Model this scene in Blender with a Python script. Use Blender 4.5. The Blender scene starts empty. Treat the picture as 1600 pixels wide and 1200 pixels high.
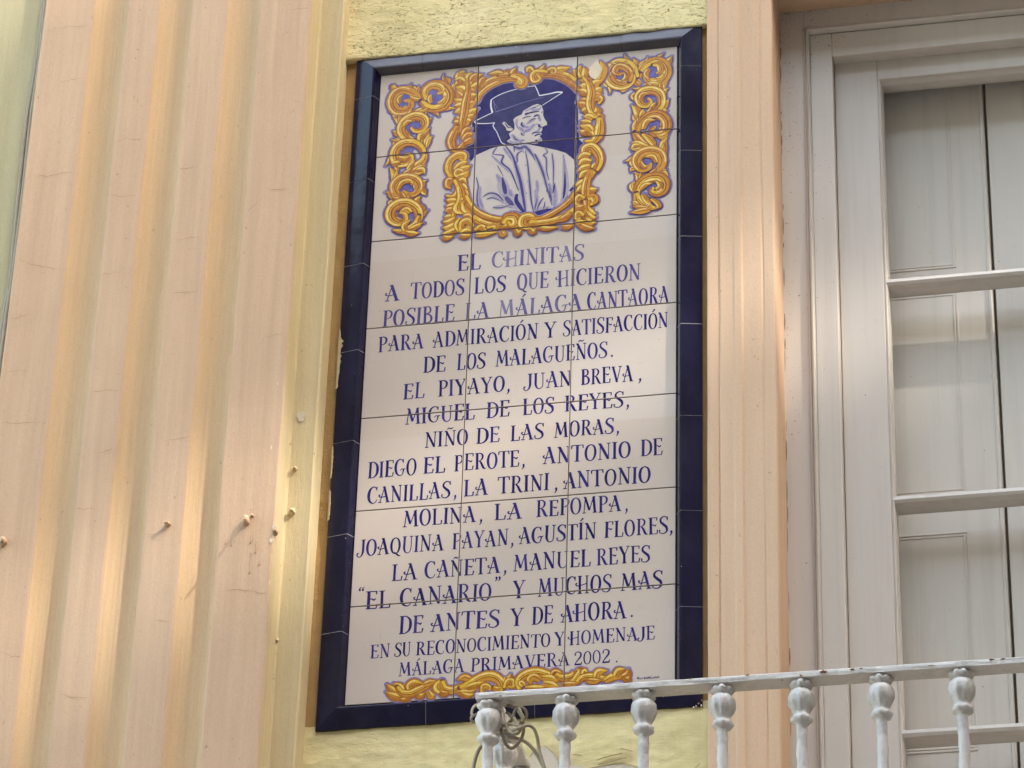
import bpy, bmesh, math, random
from mathutils import Vector, Matrix, noise
from mathutils.geometry import tessellate_polygon
random.seed(7)
S = bpy.context.scene
COL = S.collection
R = math.radians

# ------------------------------------------------------------------ camera
CAM_C, CAM_R, CAM_F = ([1.201264, -5.525403, -4.220529], [[0.979833, 0.19795, 0.027255], [-0.080804, 0.51728, -0.851993], [-0.182751, 0.832608, 0.522843]], 5538.81)
cd = bpy.data.cameras.new('camera'); cam = bpy.data.objects.new('camera', cd); COL.objects.link(cam)
cd.sensor_width = 36.0; cd.sensor_fit = 'HORIZONTAL'; cd.lens = CAM_F / 1600 * 36.0
cd.clip_start = 0.05; cd.clip_end = 2000
rx, ry, rz = [Vector(r) for r in CAM_R]          # right, down, forward
m = Matrix((rx, -ry, -rz)).transposed().to_4x4(); m.translation = Vector(CAM_C)
cam.matrix_world = m
S.camera = cam

# ------------------------------------------------------------------ sky, sun, exposure
SUN = Vector((1.0, -0.44, 1.02)).normalized()      # towards the sun, raking along the facade
w = bpy.data.worlds.new('World'); S.world = w; w.use_nodes = True
nt = w.node_tree; bg = nt.nodes['Background']
sky = nt.nodes.new('ShaderNodeTexSky'); sky.sky_type = 'NISHITA'; sky.sun_disc = False
sky.sun_elevation = math.asin(SUN.z); sky.sun_rotation = math.atan2(SUN.x, SUN.y)
sky.dust_density = 1.8; sky.air_density = 0.9; sky.ozone_density = 0.2
tint = nt.nodes.new('ShaderNodeMix'); tint.data_type = 'RGBA'; tint.blend_type = 'MULTIPLY'; tint.inputs[0].default_value = 1; tint.inputs[7].default_value = (1.0, 0.955, 0.765, 1)   # hazy warm city air
nt.links.new(sky.outputs[0], tint.inputs[6]); nt.links.new(tint.outputs[2], bg.inputs[0]); bg.inputs[1].default_value = 0.15
sl = bpy.data.lights.new('sun', 'SUN'); sl.energy = 0.34; sl.angle = R(1.0); sl.color = (1.0, 0.95, 0.84)
so = bpy.data.objects.new('sun', sl); COL.objects.link(so); so.rotation_euler = SUN.to_track_quat('Z', 'Y').to_euler(); so.location = (6, -6, 10)
S.view_settings.view_transform = 'Standard'; S.view_settings.look = 'None'; S.view_settings.gamma = 1.0
S.view_settings.exposure = 3.84
S.cycles.max_bounces = 8; S.cycles.transparent_max_bounces = 12

# ------------------------------------------------------------------ node helpers
class NM:
    def __init__(s, name, rough=0.7, spec=0.4):
        s.m = bpy.data.materials.new(name); s.m.use_nodes = True; s.t = s.m.node_tree
        s.b = s.t.nodes['Principled BSDF']; s.b.inputs['Roughness'].default_value = rough
        s.b.inputs['Specular IOR Level'].default_value = spec
        s.tc = s.n('ShaderNodeTexCoord').outputs['Object']
    def n(s, t, **k):
        x = s.t.nodes.new(t)
        for a, v in k.items(): setattr(x, a, v)
        return x
    def l(s, a, b): s.t.links.new(a, b)
    def noise(s, scale, stretch=(1, 1, 1), detail=4, rough=0.6, dist=0):
        mp = s.n('ShaderNodeMapping'); mp.inputs['Scale'].default_value = stretch; s.l(s.tc, mp.inputs[0])
        x = s.n('ShaderNodeTexNoise'); x.inputs['Scale'].default_value = scale; x.inputs['Detail'].default_value = detail
        x.inputs['Roughness'].default_value = rough; x.inputs['Distortion'].default_value = dist
        s.l(mp.outputs[0], x.inputs['Vector']); return x.outputs['Fac']
    def ramp(s, f, stops):
        r = s.n('ShaderNodeValToRGB'); e = r.color_ramp.elements
        while len(e) < len(stops): e.new(0.5)
        for q, (p, c) in zip(e, stops): q.position = p; q.color = c if len(c) == 4 else (*c, 1)
        s.l(f, r.inputs[0]); return r.outputs[0]
    def mix(s, f, a, b, mode='MIX'):
        x = s.n('ShaderNodeMix', data_type='RGBA', blend_type=mode)
        for sock, v in ((x.inputs[0], f), (x.inputs[6], a), (x.inputs[7], b)):
            if isinstance(v, (int, float)): sock.default_value = v
            elif isinstance(v, tuple): sock.default_value = (*v, 1) if len(v) == 3 else v
            else: s.l(v, sock)
        return x.outputs[2]
    def math(s, op, a, b=None):
        x = s.n('ShaderNodeMath', operation=op)
        for i, v in enumerate((a, b)):
            if v is None: continue
            if isinstance(v, (int, float)): x.inputs[i].default_value = v
            else: s.l(v, x.inputs[i])
        return x.outputs[0]
    def col(s, c): s.l(c, s.b.inputs['Base Color']) if not isinstance(c, tuple) else setattr(s.b.inputs['Base Color'], 'default_value', (*c, 1)); return s
    def bump(s, h, st=0.3, d=0.004):
        b = s.n('ShaderNodeBump'); b.inputs['Strength'].default_value = st; b.inputs['Distance'].default_value = d
        s.l(h, b.inputs['Height'])
        if s.b.inputs['Normal'].links: s.l(s.b.inputs['Normal'].links[0].from_socket, b.inputs['Normal'])
        s.l(b.outputs[0], s.b.inputs['Normal']); return s

K0, K1 = (0, 0, 0), (1, 1, 1)
def plaster(name, c, streak=0.10, dirt=0.25, bumpy=0.25):
    a = NM(name, 0.9, 0.12)
    d = tuple(v * 0.80 for v in c); lt = tuple(min(1, v * 1.05) for v in c)
    base = a.mix(a.ramp(a.noise(1.0, (60, 60, 2.2), 5), [(0.3, K0), (0.7, K1)]), tuple(v * (1 - streak) for v in c), lt)
    base = a.mix(a.ramp(a.noise(5.5, (1, 1, 0.6), 5), [(0.35, K0), (0.8, (dirt, dirt, dirt))]), base, d)
    base = a.mix(a.ramp(a.noise(420, (1, 1, 0.5), 3, 0.7), [(0.35, (0.22,) * 3), (0.60, K0)]), base, tuple(v * 0.62 for v in c))
    rain = a.ramp(a.noise(1.0, (26, 26, 0.9), 6, 0.7, 0.3), [(0.52, K0), (0.75, (0.20, 0.20, 0.20))])
    base = a.mix(rain, base, (0.33, 0.235, 0.15))
    sp = a.ramp(a.noise(130, (1, 1, 0.6), 3, 0.6), [(0.70, K0), (0.745, (0.75,) * 3)])
    base = a.mix(sp, base, (0.25, 0.15, 0.08))
    fade = a.ramp(a.noise(2.2, (1, 1, 0.35), 3), [(0.45, K0), (0.75, (0.16, 0.16, 0.16))])
    base = a.mix(fade, base, (0.74, 0.62, 0.50))
    a.col(base); a.bump(a.noise(1, (240, 240, 26), 4), bumpy * 1.5, 0.0022); a.bump(a.noise(26, (1, 1, 0.6), 5), 0.28, 0.004); a.bump(a.noise(170, (1, 1, 0.6), 4), 0.22, 0.0016); return a.m
PEACH = plaster('peach_painted_plaster', (0.565, 0.378, 0.252))
SAGE = plaster('faded_yellow_green_plaster', (0.44, 0.385, 0.235))
FLUTE = plaster('ochre_painted_plaster', (0.58, 0.392, 0.228))
YEL = plaster('yellow_painted_plaster', (0.585, 0.47, 0.285))
CASE = plaster('salmon_painted_plaster', (0.62, 0.415, 0.28), 0.05, 0.12, 0.12)

def roughwall(name, lo, hi, amt):
    a = NM(name, 0.8, 0.25)
    base = a.mix(a.ramp(a.noise(7, (1, 1, 1), 5), [(0.35, K0), (0.7, K1)]), (0.63, 0.525, 0.265), (0.70, 0.59, 0.33))
    base = a.mix(a.ramp(a.noise(1.0, (22, 22, 1.6), 6, 0.7, 0.4), [(0.50, K0), (0.78, (0.30,) * 3)]), base, (0.36, 0.285, 0.14))
    pn = a.noise(210, (0.65, 1, 1.35), 3, 0.55, 0.5); patch = a.ramp(a.noise(9, (1, 1, 1), 3), [(0.42, (0.10,) * 3), (0.62, K0)])
    pn = a.math('SUBTRACT', pn, patch) if amt > 0.5 else pn
    base = a.mix(a.ramp(pn, [(lo, K1), (hi, K0)]), base, (0.33, 0.25, 0.09)); a.col(base)
    a.bump(a.ramp(pn, [(lo, K0), (hi + 0.08, K1)]), amt, 0.006); a.bump(a.noise(40 if amt > 0.5 else 75, (0.6, 1, 1.3), 6), 0.42 if amt > 0.5 else 0.3, 0.008 if amt > 0.5 else 0.005); return a.m
ROUGHY = roughwall('rough_yellow_wall', 0.25, 0.31, 0.6)
SMOOTHY = roughwall('trowelled_yellow_wall', 0.225, 0.265, 0.45)
a = NM('dirty_shaded_ochre', 0.85, 0.2)
a.col(a.mix(a.noise(60, (1, 1, 0.3), 5), (0.28, 0.155, 0.055), (0.42, 0.27, 0.11))); a.bump(a.noise(120), 0.6, 0.004); MORTAR = a.m  # dirt plus recess shade in one brown, for wall strips beside the border
a = NM('chalky_chip', 0.95, 0.1); a.col(a.mix(a.noise(200), (0.60, 0.50, 0.38), (0.76, 0.67, 0.54))); CHALK = a.m
a = NM('bare_plaster', 0.9, 0.1); a.col(a.mix(a.noise(30), (0.52, 0.44, 0.35), (0.62, 0.53, 0.43))); a.bump(a.noise(160), 0.4, 0.003); BARE = a.m
a = NM('dry_moss', 0.95, 0.1); a.col((0.05, 0.055, 0.02)); MOSS = a.m
a = NM('crack_brown', 0.95, 0.1); a.col((0.30, 0.19, 0.11)); CRACK = a.m  # plain brown shared by cracks, chips, holes, gaps and specks

a = NM('white_glazed_tile', 0.12, 0.5)
c = a.mix(a.ramp(a.noise(4.0, (1, 1, 1), 3), [(0.3, K0), (0.7, K1)]), (0.53, 0.44, 0.39), (0.56, 0.475, 0.425))
mp = a.n('ShaderNodeMapping'); mp.inputs['Scale'].default_value = (5, 0, 5); mp.inputs['Location'].default_value = (0.5, 0.5, 0); a.l(a.tc, mp.inputs[0])
fl = a.n('ShaderNodeVectorMath', operation='FLOOR'); a.l(mp.outputs[0], fl.inputs[0]); wn = a.n('ShaderNodeTexWhiteNoise'); a.l(fl.outputs[0], wn.inputs['Vector'])
c = a.mix(a.math('MULTIPLY', wn.outputs['Value'], 0.9), c, (0.50, 0.405, 0.345))
cr = a.n('ShaderNodeTexVoronoi', feature='DISTANCE_TO_EDGE'); cr.inputs['Scale'].default_value = 46; a.l(a.tc, cr.inputs['Vector'])
cz = a.math('MULTIPLY', a.ramp(cr.outputs['Distance'], [(0.0, (0.22,) * 3), (0.022, K0)]), a.ramp(a.noise(5), [(0.5, K0), (0.7, K1)])); c = a.mix(cz, c, (0.22, 0.16, 0.12))
c = a.mix(a.ramp(a.noise(190, (1, 1, 1), 1), [(0.775, K0), (0.80, K1)]), c, (0.22, 0.15, 0.12))
scr = a.ramp(a.noise(20, (9, 9, 0.7), 4, 0.6, 0.6), [(0.63, K0), (0.74, (0.4, 0.4, 0.4))])
c = a.mix(scr, c, (0.47, 0.37, 0.30)); a.col(c)
a.l(a.math('ADD', a.math('MULTIPLY', a.noise(6), 0.16), 0.08), a.b.inputs['Roughness'])
a.bump(a.noise(9, (1, 1, 1), 2), 0.14, 0.006)
ge = a.n('ShaderNodeNewGeometry'); sb = a.n('ShaderNodeVectorMath', operation='SUBTRACT'); sb.inputs[1].default_value = (0.5, 0.5, 0.5); a.l(wn.outputs['Color'], sb.inputs[0])
sc_ = a.n('ShaderNodeVectorMath', operation='SCALE'); sc_.inputs['Scale'].default_value = 0.05; a.l(sb.outputs[0], sc_.inputs[0]); ad = a.n('ShaderNodeVectorMath', operation='ADD'); a.l(ge.outputs['Normal'], ad.inputs[0]); a.l(sc_.outputs[0], ad.inputs[1])
a.l(ad.outputs[0], a.b.inputs['Normal'].links[0].from_node.inputs['Normal']); TILE = a.m   # every tile is set at a slightly different tilt
a = NM('tile_edge_clay', 0.8, 0.2); a.col(a.mix(a.noise(200), (0.045, 0.026, 0.02), (0.09, 0.055, 0.04))); GROUT = a.m
a = NM('cobalt_glazed_tile', 0.1, 0.28)
c = a.mix(a.ramp(a.noise(14, (1, 1, 0.35), 5), [(0.35, K0), (0.75, K1)]), (0.0045, 0.0035, 0.018), (0.010, 0.009, 0.036))
c = a.mix(a.ramp(a.noise(120, (1, 1, 1), 2), [(0.77, K0), (0.80, K1)]), c, (0.40, 0.36, 0.30))
dust = a.ramp(a.noise(9, (1, 1, 0.6), 6, 0.7), [(0.45, K0), (0.85, (0.05, 0.05, 0.05))])
c = a.mix(dust, c, (0.30, 0.26, 0.27)); a.col(c)
a.l(a.math('ADD', a.math('MULTIPLY', a.noise(18, (1, 1, 0.4), 4), 0.14), 0.04), a.b.inputs['Roughness'])
a.bump(a.noise(22, (1, 1, 0.5), 3), 0.12, 0.004); COBALT = a.m
def glaze(name, c, c2=None, rough=0.2, sc=90):
    a = NM(name, rough, 0.5); a.col(a.mix(a.ramp(a.noise(sc, (1, 1, 1), 3), [(0.35, K0), (0.65, K1)]), c, c2 or tuple(v * 1.3 for v in c))); return a.m
a = NM('painted_cobalt_ink', 0.2, 0.5)
at = a.n('ShaderNodeAttribute', attribute_name='ink').outputs['Fac']
f = a.math('ADD', at, a.math('MULTIPLY', a.math('SUBTRACT', a.noise(110, (1, 1, 0.5), 3), 0.5), 0.35))
a.col(a.ramp(f, [(0.15, (0.30, 0.26, 0.36)), (0.5, (0.095, 0.075, 0.21)), (0.8, (0.020, 0.012, 0.145)), (1.0, (0.009, 0.0045, 0.080))])); INK = a.m
HALO = glaze('lavender_glaze', (0.155, 0.125, 0.285), (0.25, 0.21, 0.36), sc=60)
LINE = glaze('dark_outline_glaze', (0.035, 0.018, 0.055), (0.10, 0.04, 0.05))
ORANGE = glaze('burnt_orange_glaze', (0.32, 0.095, 0.010), (0.44, 0.16, 0.018))
AMBER = glaze('amber_glaze', (0.46, 0.185, 0.016), (0.55, 0.25, 0.025))
GOLD = glaze('yellow_glaze', (0.57, 0.33, 0.022), (0.66, 0.42, 0.04))
PALE = glaze('pale_yellow_glaze', (0.66, 0.47, 0.13), (0.72, 0.57, 0.28))
BLUE = glaze('deep_cobalt_glaze', (0.013, 0.009, 0.085), (0.026, 0.019, 0.125), 0.15, 40)
HATB = glaze('slate_cobalt_glaze', (0.020, 0.016, 0.082), (0.034, 0.028, 0.112), 0.18, 50)
WHT = glaze('white_brush_glaze', (0.62, 0.58, 0.62), (0.68, 0.63, 0.66))
SKIN = glaze('white_portrait_glaze', (0.475, 0.405, 0.37), (0.525, 0.445, 0.40), sc=30)
LIL = glaze('pale_violet_wash', (0.31, 0.26, 0.335), (0.39, 0.33, 0.36), sc=45)
LIL2 = glaze('violet_wash', (0.17, 0.14, 0.29), (0.30, 0.255, 0.345), sc=70)
GREYB = glaze('grey_blue_wash', (0.10, 0.085, 0.24), (0.15, 0.13, 0.30))
BISC = glaze('bare_biscuit', (0.60, 0.46, 0.32), (0.66, 0.52, 0.38), 0.7)

def paint(name, c, rust=False, speck=0.765, bump=0.15):
    a = NM(name, 0.42, 0.4)
    b = a.mix(a.ramp(a.noise(4, (1, 1, 0.5), 4), [(0.35, K0), (0.7, K1)]), tuple(v * 0.93 for v in c), c)
    b = a.mix(a.ramp(a.noise(130, (1, 1, 1), 2), [(speck, K0), (speck + 0.03, K1)]), b, (0.12, 0.08, 0.06))
    b = a.mix(a.ramp(a.noise(1.0, (40, 40, 1.5), 6, 0.7, 0.3), [(0.50, K0), (0.78, (0.22,) * 3)]), b, (0.30, 0.25, 0.21))
    if rust:
        b = a.mix(a.ramp(a.noise(24, (1, 1, 1), 5), [(0.54, K0), (0.60, K1)]), b, tuple(v * 0.80 for v in c))
        b = a.mix(a.ramp(a.noise(17, (1, 1, 1), 6), [(0.675, K0), (0.695, K1)]), b, (0.20, 0.065, 0.02))
    a.col(b); a.bump(a.noise(1, (300, 300, 12), 3), bump, 0.0015)
    if rust: a.bump(a.noise(140, (1, 1, 1), 4), 0.5, 0.003); a.bump(a.noise(38, (1, 1, 1), 4), 0.45, 0.005)
    return a.m
WOOD = paint('aged_white_wood_paint', (0.60, 0.535, 0.485))
SHUT = paint('white_shutter_paint', (0.78, 0.68, 0.62), bump=0.08)
IRON = paint('chipped_white_iron_paint', (0.60, 0.555, 0.53), True)
a = NM('rust_stain', 0.9, 0.1); a.col(a.mix(a.noise(260), (0.07, 0.035, 0.02), (0.26, 0.11, 0.04))); RUST = a.m
a = NM('window_glass', 0.03, 0.5)
tr = a.n('ShaderNodeBsdfTransparent'); tr.inputs[0].default_value = (0.93, 0.95, 0.94, 1); gl = a.n('ShaderNodeBsdfGlossy'); gl.inputs['Roughness'].default_value = 0.03
fr = a.n('ShaderNodeLayerWeight'); fr.inputs[0].default_value = 0.5; mx = a.n('ShaderNodeMixShader')
a.l(a.math('ADD', a.math('MULTIPLY', a.math('POWER', fr.outputs[1], 5.0), 0.9), 0.05), mx.inputs[0]); a.l(tr.outputs[0], mx.inputs[1]); a.l(gl.outputs[0], mx.inputs[2]); a.l(mx.outputs[0], a.t.nodes['Material Output'].inputs[0]); GLASS = a.m
a = NM('grey_brown_cable', 0.5, 0.4); a.col(a.mix(a.noise(60), (0.23, 0.175, 0.115), (0.36, 0.29, 0.20))); a.bump(a.noise(1, (700, 700, 700), 2), 0.4, 0.001); CABLE = a.m
a = NM('stone_paving', 0.8, 0.3); br = a.n('ShaderNodeTexBrick'); br.inputs['Scale'].default_value = 1.6; a.l(a.tc, br.inputs[0])
br.inputs['Color1'].default_value = (0.26, 0.23, 0.195, 1); br.inputs['Color2'].default_value = (0.30, 0.265, 0.22, 1); br.inputs['Mortar'].default_value = (0.18, 0.15, 0.12, 1); br.inputs['Mortar Size'].default_value = 0.01; a.col(br.outputs[0]); PAVE = a.m
CREAM = plaster('cream_house_plaster', (0.62, 0.50, 0.36))
BROWNH = plaster('brown_house_plaster', (0.20, 0.15, 0.115))
a = NM('sun_blocker_sheet', 0.9, 0.1); a.col(a.mix(a.noise(300), (0.62, 0.56, 0.46), (0.70, 0.64, 0.54))); BLOCKER = a.m
a = NM('dark_room_glass', 0.05, 0.5); a.col((0.02, 0.02, 0.022)); DGLASS = a.m

# ------------------------------------------------------------------ object helpers
def wpos(o):
    v = Vector((0, 0, 0))
    while o: v += Vector(o.location); o = o.parent
    return v
def thing(name, loc, label, cat, group=None):
    o = bpy.data.objects.new(name, None); COL.objects.link(o); o.location = loc; o.empty_display_size = 0.05
    o['label'] = label; o['category'] = cat
    if group: o['group'] = group
    return o
def link(name, bm, mats, parent=None, loc=None, smooth=False):
    me = bpy.data.meshes.new(name)
    if loc is None: loc = Vector((0, 0, 0)) if parent is None else wpos(parent)
    loc = Vector(loc); bmesh.ops.translate(bm, verts=bm.verts, vec=-loc)
    bm.to_mesh(me); bm.free()
    for x in (mats if isinstance(mats, (list, tuple)) else [mats]): me.materials.append(x)
    if smooth:
        for p in me.polygons: p.use_smooth = True
    o = bpy.data.objects.new(name, me); COL.objects.link(o)
    if parent: o.parent = parent; o.location = loc - wpos(parent)
    else: o.location = loc
    return o
def tag(o, label, cat, group=None):
    o['label'] = label; o['category'] = cat
    if group: o['group'] = group
    return o
def struct(o): o['kind'] = 'structure'; return o
def box(bm, a, b, bev=0.0, mat=0):
    vs = [bm.verts.new((x, y, z)) for x in (a[0], b[0]) for y in (a[1], b[1]) for z in (a[2], b[2])]
    fs = [bm.faces.new([vs[i] for i in q]) for q in ((0, 1, 3, 2), (4, 6, 7, 5), (0, 4, 5, 1), (2, 3, 7, 6), (0, 2, 6, 4), (1, 5, 7, 3))]
    for f in fs: f.material_index = mat
    if bev:
        es = list({e for f in fs for e in f.edges})
        bmesh.ops.bevel(bm, geom=es, offset=bev, segments=2, affect='EDGES', profile=0.5)
def prism(bm, prof, z0, z1, step=0.05, mats=None, wob=0.0006, axis='z', closed=False, seed=0):
    """extrude an (x, y) outline along z (or an (y, z) outline along x) with slight hand-made wobble"""
    n = max(1, int((z1 - z0) / step)); rows = []
    for i in range(n + 1):
        z = z0 + (z1 - z0) * i / n; r = []
        for k, (x, y) in enumerate(prof):
            d = noise.noise(Vector((x * 3 + seed, k * 0.7, z * 2.2))) * wob + noise.noise(Vector((x * 9 + seed, k * 1.3 + 5, z * 14))) * wob * 0.5
            r.append(bm.verts.new((x + d, y + d, z) if axis == 'z' else (z, x + d, y + d)))
        rows.append(r)
    m = len(prof)
    for i in range(n):
        for k in range(m if closed else m - 1):
            k2 = (k + 1) % m
            f = bm.faces.new((rows[i][k], rows[i][k2], rows[i + 1][k2], rows[i + 1][k]))
            if mats: f.material_index = mats[k]
def lathe(bm, prof, cx, cy, seg=24, lobes=None):
    rows = []
    for j, (r, z) in enumerate(prof):
        row = []
        for i in range(seg):
            t = 2 * math.pi * i / seg; q = r
            if lobes and lobes[j]: q *= 1 + lobes[j] * abs(math.cos(4 * t)) - lobes[j] * 0.5
            row.append(bm.verts.new((cx + q * math.cos(t), cy + q * math.sin(t), z)))
        rows.append(row)
    for a, b in zip(rows, rows[1:]):
        for i in range(seg): bm.faces.new((a[i], a[(i + 1) % seg], b[(i + 1) % seg], b[i]))
def catmull(P, n):
    out = []
    for i in range(len(P) - 1):
        p0 = P[max(0, i - 1)]; p1 = P[i]; p2 = P[i + 1]; p3 = P[min(len(P) - 1, i + 2)]
        for k in range(n):
            t = k / n
            out.append(tuple(0.5 * (2 * b + (c - a) * t + (2 * a - 5 * b + 4 * c - d) * t * t + (3 * b - a - 3 * c + d) * t ** 3) for a, b, c, d in zip(p0, p1, p2, p3)))
    out.append(tuple(P[-1])); return out
def tube(bm, pts, r, seg=8, n=5, smooth=True):
    P = [Vector(p) for p in (catmull(pts, n) if smooth else pts)]; rows = []; up = Vector((0.3, 0.8, 0.5)).normalized()
    for i, p in enumerate(P):
        d = (P[min(i + 1, len(P) - 1)] - P[max(i - 1, 0)]).normalized(); s = d.cross(up)
        s = s.normalized() if s.length > 1e-4 else d.orthogonal().normalized(); u = s.cross(d)
        up = u
        rows.append([bm.verts.new(p + (s * math.cos(2 * math.pi * k / seg) + u * math.sin(2 * math.pi * k / seg)) * r) for k in range(seg)])
    for a, b in zip(rows, rows[1:]):
        for k in range(seg): bm.faces.new((a[k], a[(k + 1) % seg], b[(k + 1) % seg], b[k]))
    for r_ in (rows[0], rows[-1]): bm.faces.new(r_)

# ------------------------------------------------------------------ ground, added sun blockers, unseen house opposite, added sky blocker
GZ = -5.82
bm = bmesh.new(); vs = [bm.verts.new(p) for p in ((-60, -60, GZ), (60, -60, GZ), (60, 0.3, GZ), (-60, 0.3, GZ))]; bm.faces.new(vs)
struct(link('street_paving', bm, PAVE))
def sun_blocker(p, slope, near, far, x0, x1, z, label):
    """added sheet that blocks the sun; its skewed edge through p bounds the light band"""
    bm = bmesh.new(); n = 12; m_ = 4; g = []
    for i in range(n + 1):
        x = x0 + (x1 - x0) * i / n; ye = p[1] + slope * (x - p[0])
        g.append([bm.verts.new((x, ye + near + (far - near) * j / m_, z)) for j in range(m_ + 1)])
    for i in range(n):
        for j in range(m_): bm.faces.new((g[i][j], g[i + 1][j], g[i + 1][j + 1], g[i][j + 1]))
    bmesh.ops.solidify(bm, geom=bm.faces[:], thickness=0.01)
    tag(link('added_sun_blocker', bm, BLOCKER, loc=(p[0], p[1] + (near + far) / 2, z)), label, 'sun_blocker')
def under_sun(x, z, h):
    """point at height h that shades the facade at (x, z)"""
    t = (h - z) / SUN.z; return (x + SUN.x * t, SUN.y * t)
p1 = under_sun(0.0, -0.735, 6.4); p2 = under_sun(0.0, -0.975, 6.25)  # gap between the two added sheets shapes the slanting light band
sun_blocker(p1, 0.504, 0.0, 1.25, 3.6, 9.6, 6.4, 'added unseen sun blocker, a cream sheet over the street, the strip nearer the yellow facade')
sun_blocker(p2, 0.704, 0.0, -1.9, 3.8, 9.6, 6.25, 'added unseen sun blocker, a cream sheet over the street, the strip farther from the yellow facade')
h = thing('opposite_house', (0, -9.5, GZ), 'unseen house across the street, made dark brown to darken the reflections', 'house')  # out of view; height and dark plaster set for what the glaze reflects
bm = bmesh.new(); box(bm, (-14, -16, GZ), (13, -9.5, 7.4)); link('wall', bm, BROWNH, h)
bm = bmesh.new(); box(bm, (-14.3, -16.3, 7.4), (13.3, -9.2, 7.7)); link('cornice', bm, CREAM, h)
for x in (-9, -5.4, -1.8, 1.8, 5.4, 9):
    for z in (-3.4, 0.2):
        bm = bmesh.new(); box(bm, (x - 0.5, -9.52, z), (x + 0.5, -9.44, z + 2.0)); wn = link('window', bm, DGLASS, h)

h = thing('added_sky_blocker', (16, -4, GZ), 'added unseen house shape that blocks sky light from the right', 'house')  # added to cut the right-hand sky, notched to let the sun pass
bm = bmesh.new(); box(bm, (13.5, -16, GZ), (20, 3, 10.8)); box(bm, (13.6, -15.9, 10.0), (19.9, -7.6, 16)); box(bm, (13.6, -4.4, 10.0), (19.9, 2.9, 16)); link('wall', bm, BROWNH, h)
bm = bmesh.new(); box(bm, (13.2, -16.3, 10.8), (20.3, 3.3, 11.05)); link('cornice', bm, CREAM, h)
for y in (-7.5, -4.5, -1.5):
    for z in (-3.4, 0.2, 3.4):
        bm = bmesh.new(); box(bm, (13.44, y - 0.5, z), (13.52, y + 0.5, z + 2.0)); link('window', bm, DGLASS, h)

# ------------------------------------------------------------------ rough yellow wall
NZ = lambda x, z, s: noise.fractal(Vector((x * s, z * s * 1.4, 3.1)), 1.0, 2.0, 4)
def sheet(bm, x0, x1, z0, z1, y, st, amp, mat=0, lap=None):
    nx = max(1, int((x1 - x0) / st)); nz = max(1, int((z1 - z0) / st)); g = []
    for j in range(nz + 1):
        r = []
        for i in range(nx + 1):
            x = x0 + (x1 - x0) * i / nx; z = z0 + (z1 - z0) * j / nz
            zz = z
            if lap == 'low' and j == 0: zz = z + NZ(x, 1, 30) * 0.002
            if lap == 'high' and j == nz: zz = z + NZ(x, 2, 34) * 0.004
            r.append(bm.verts.new((x, y - amp * (NZ(x, z, 9) * 0.7 + 0.5 * NZ(x, z * 1.3, 42)), zz)))
        g.append(r)
    for j in range(nz):
        for i in range(nx):
            f = bm.faces.new((g[j][i], g[j][i + 1], g[j + 1][i + 1], g[j + 1][i])); f.material_index = mat; f.smooth = True
    return g
bm = bmesh.new()
g = sheet(bm, -0.385, 0.392, 0.036, 0.42, -0.012, 0.006, 0.0022, 0, 'low')
for i in range(len(g[0]) - 1):                       # lower lip of the thick coat above the plaque
    a_, b_ = g[0][i], g[0][i + 1]; c_ = bm.verts.new((b_.co.x, 0.004, b_.co.z)); d_ = bm.verts.new((a_.co.x, 0.004, a_.co.z)); bm.faces.new((a_, d_, c_, b_))
sheet(bm, -0.385, 0.392, 0.42, 2.4, -0.012, 0.05, 0.002)
sheet(bm, -0.385, 0.392, -1.95, -1.438, -0.001, 0.006, 0.0034, 3, 'high')
sheet(bm, -0.385, 0.392, GZ, -1.95, -0.001, 0.05, 0.002)
sheet(bm, -0.385, -0.3450, -1.44, 0.036, 0.001, 0.006, 0.0018, 1)
sheet(bm, 0.3450, 0.392, -1.44, 0.036, 0.001, 0.006, 0.0018, 1)
sheet(bm, -3.5, -0.98, GZ, 2.4, -0.085, 0.05, 0.001, 4)
box(bm, (-8, 0.01, GZ), (-3.5, 0.5, 2.4)); box(bm, (-3.5, 0.02, GZ), (0.42, 0.5, 2.4)); box(bm, (1.9, -0.001, GZ), (8, 0.5, 2.4)); box(bm, (0.42, 0.02, 0.30), (1.9, 0.5, 2.4)); box(bm, (0.42, 0.02, GZ), (1.9, 0.5, -2.62))
wall = tag(link('house_wall', bm, [ROUGHY, MORTAR, YEL, SMOOTHY, SAGE], loc=(0, 0, GZ)), 'rough yellow plaster wall around the tile plaque, peeling below it', 'wall')
def at(px, py, y):
    d = rx * ((px - 800) / CAM_F) + ry * ((py - 600) / CAM_F) + rz; t = (y - CAM_C[1]) / d.y
    return Vector(CAM_C) + d * t
def flat(bm, pts, y, mat=0):
    vs = [bm.verts.new((p[0], y, p[1])) for p in pts]
    for t in tessellate_polygon([[Vector((p[0], p[1], 0)) for p in pts]]):
        f = bm.faces.new([vs[i] for i in t]); f.material_index = mat
        if f.normal.y > 0 or (f.normal_update() or f.normal.y > 0): f.normal_flip()
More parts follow.
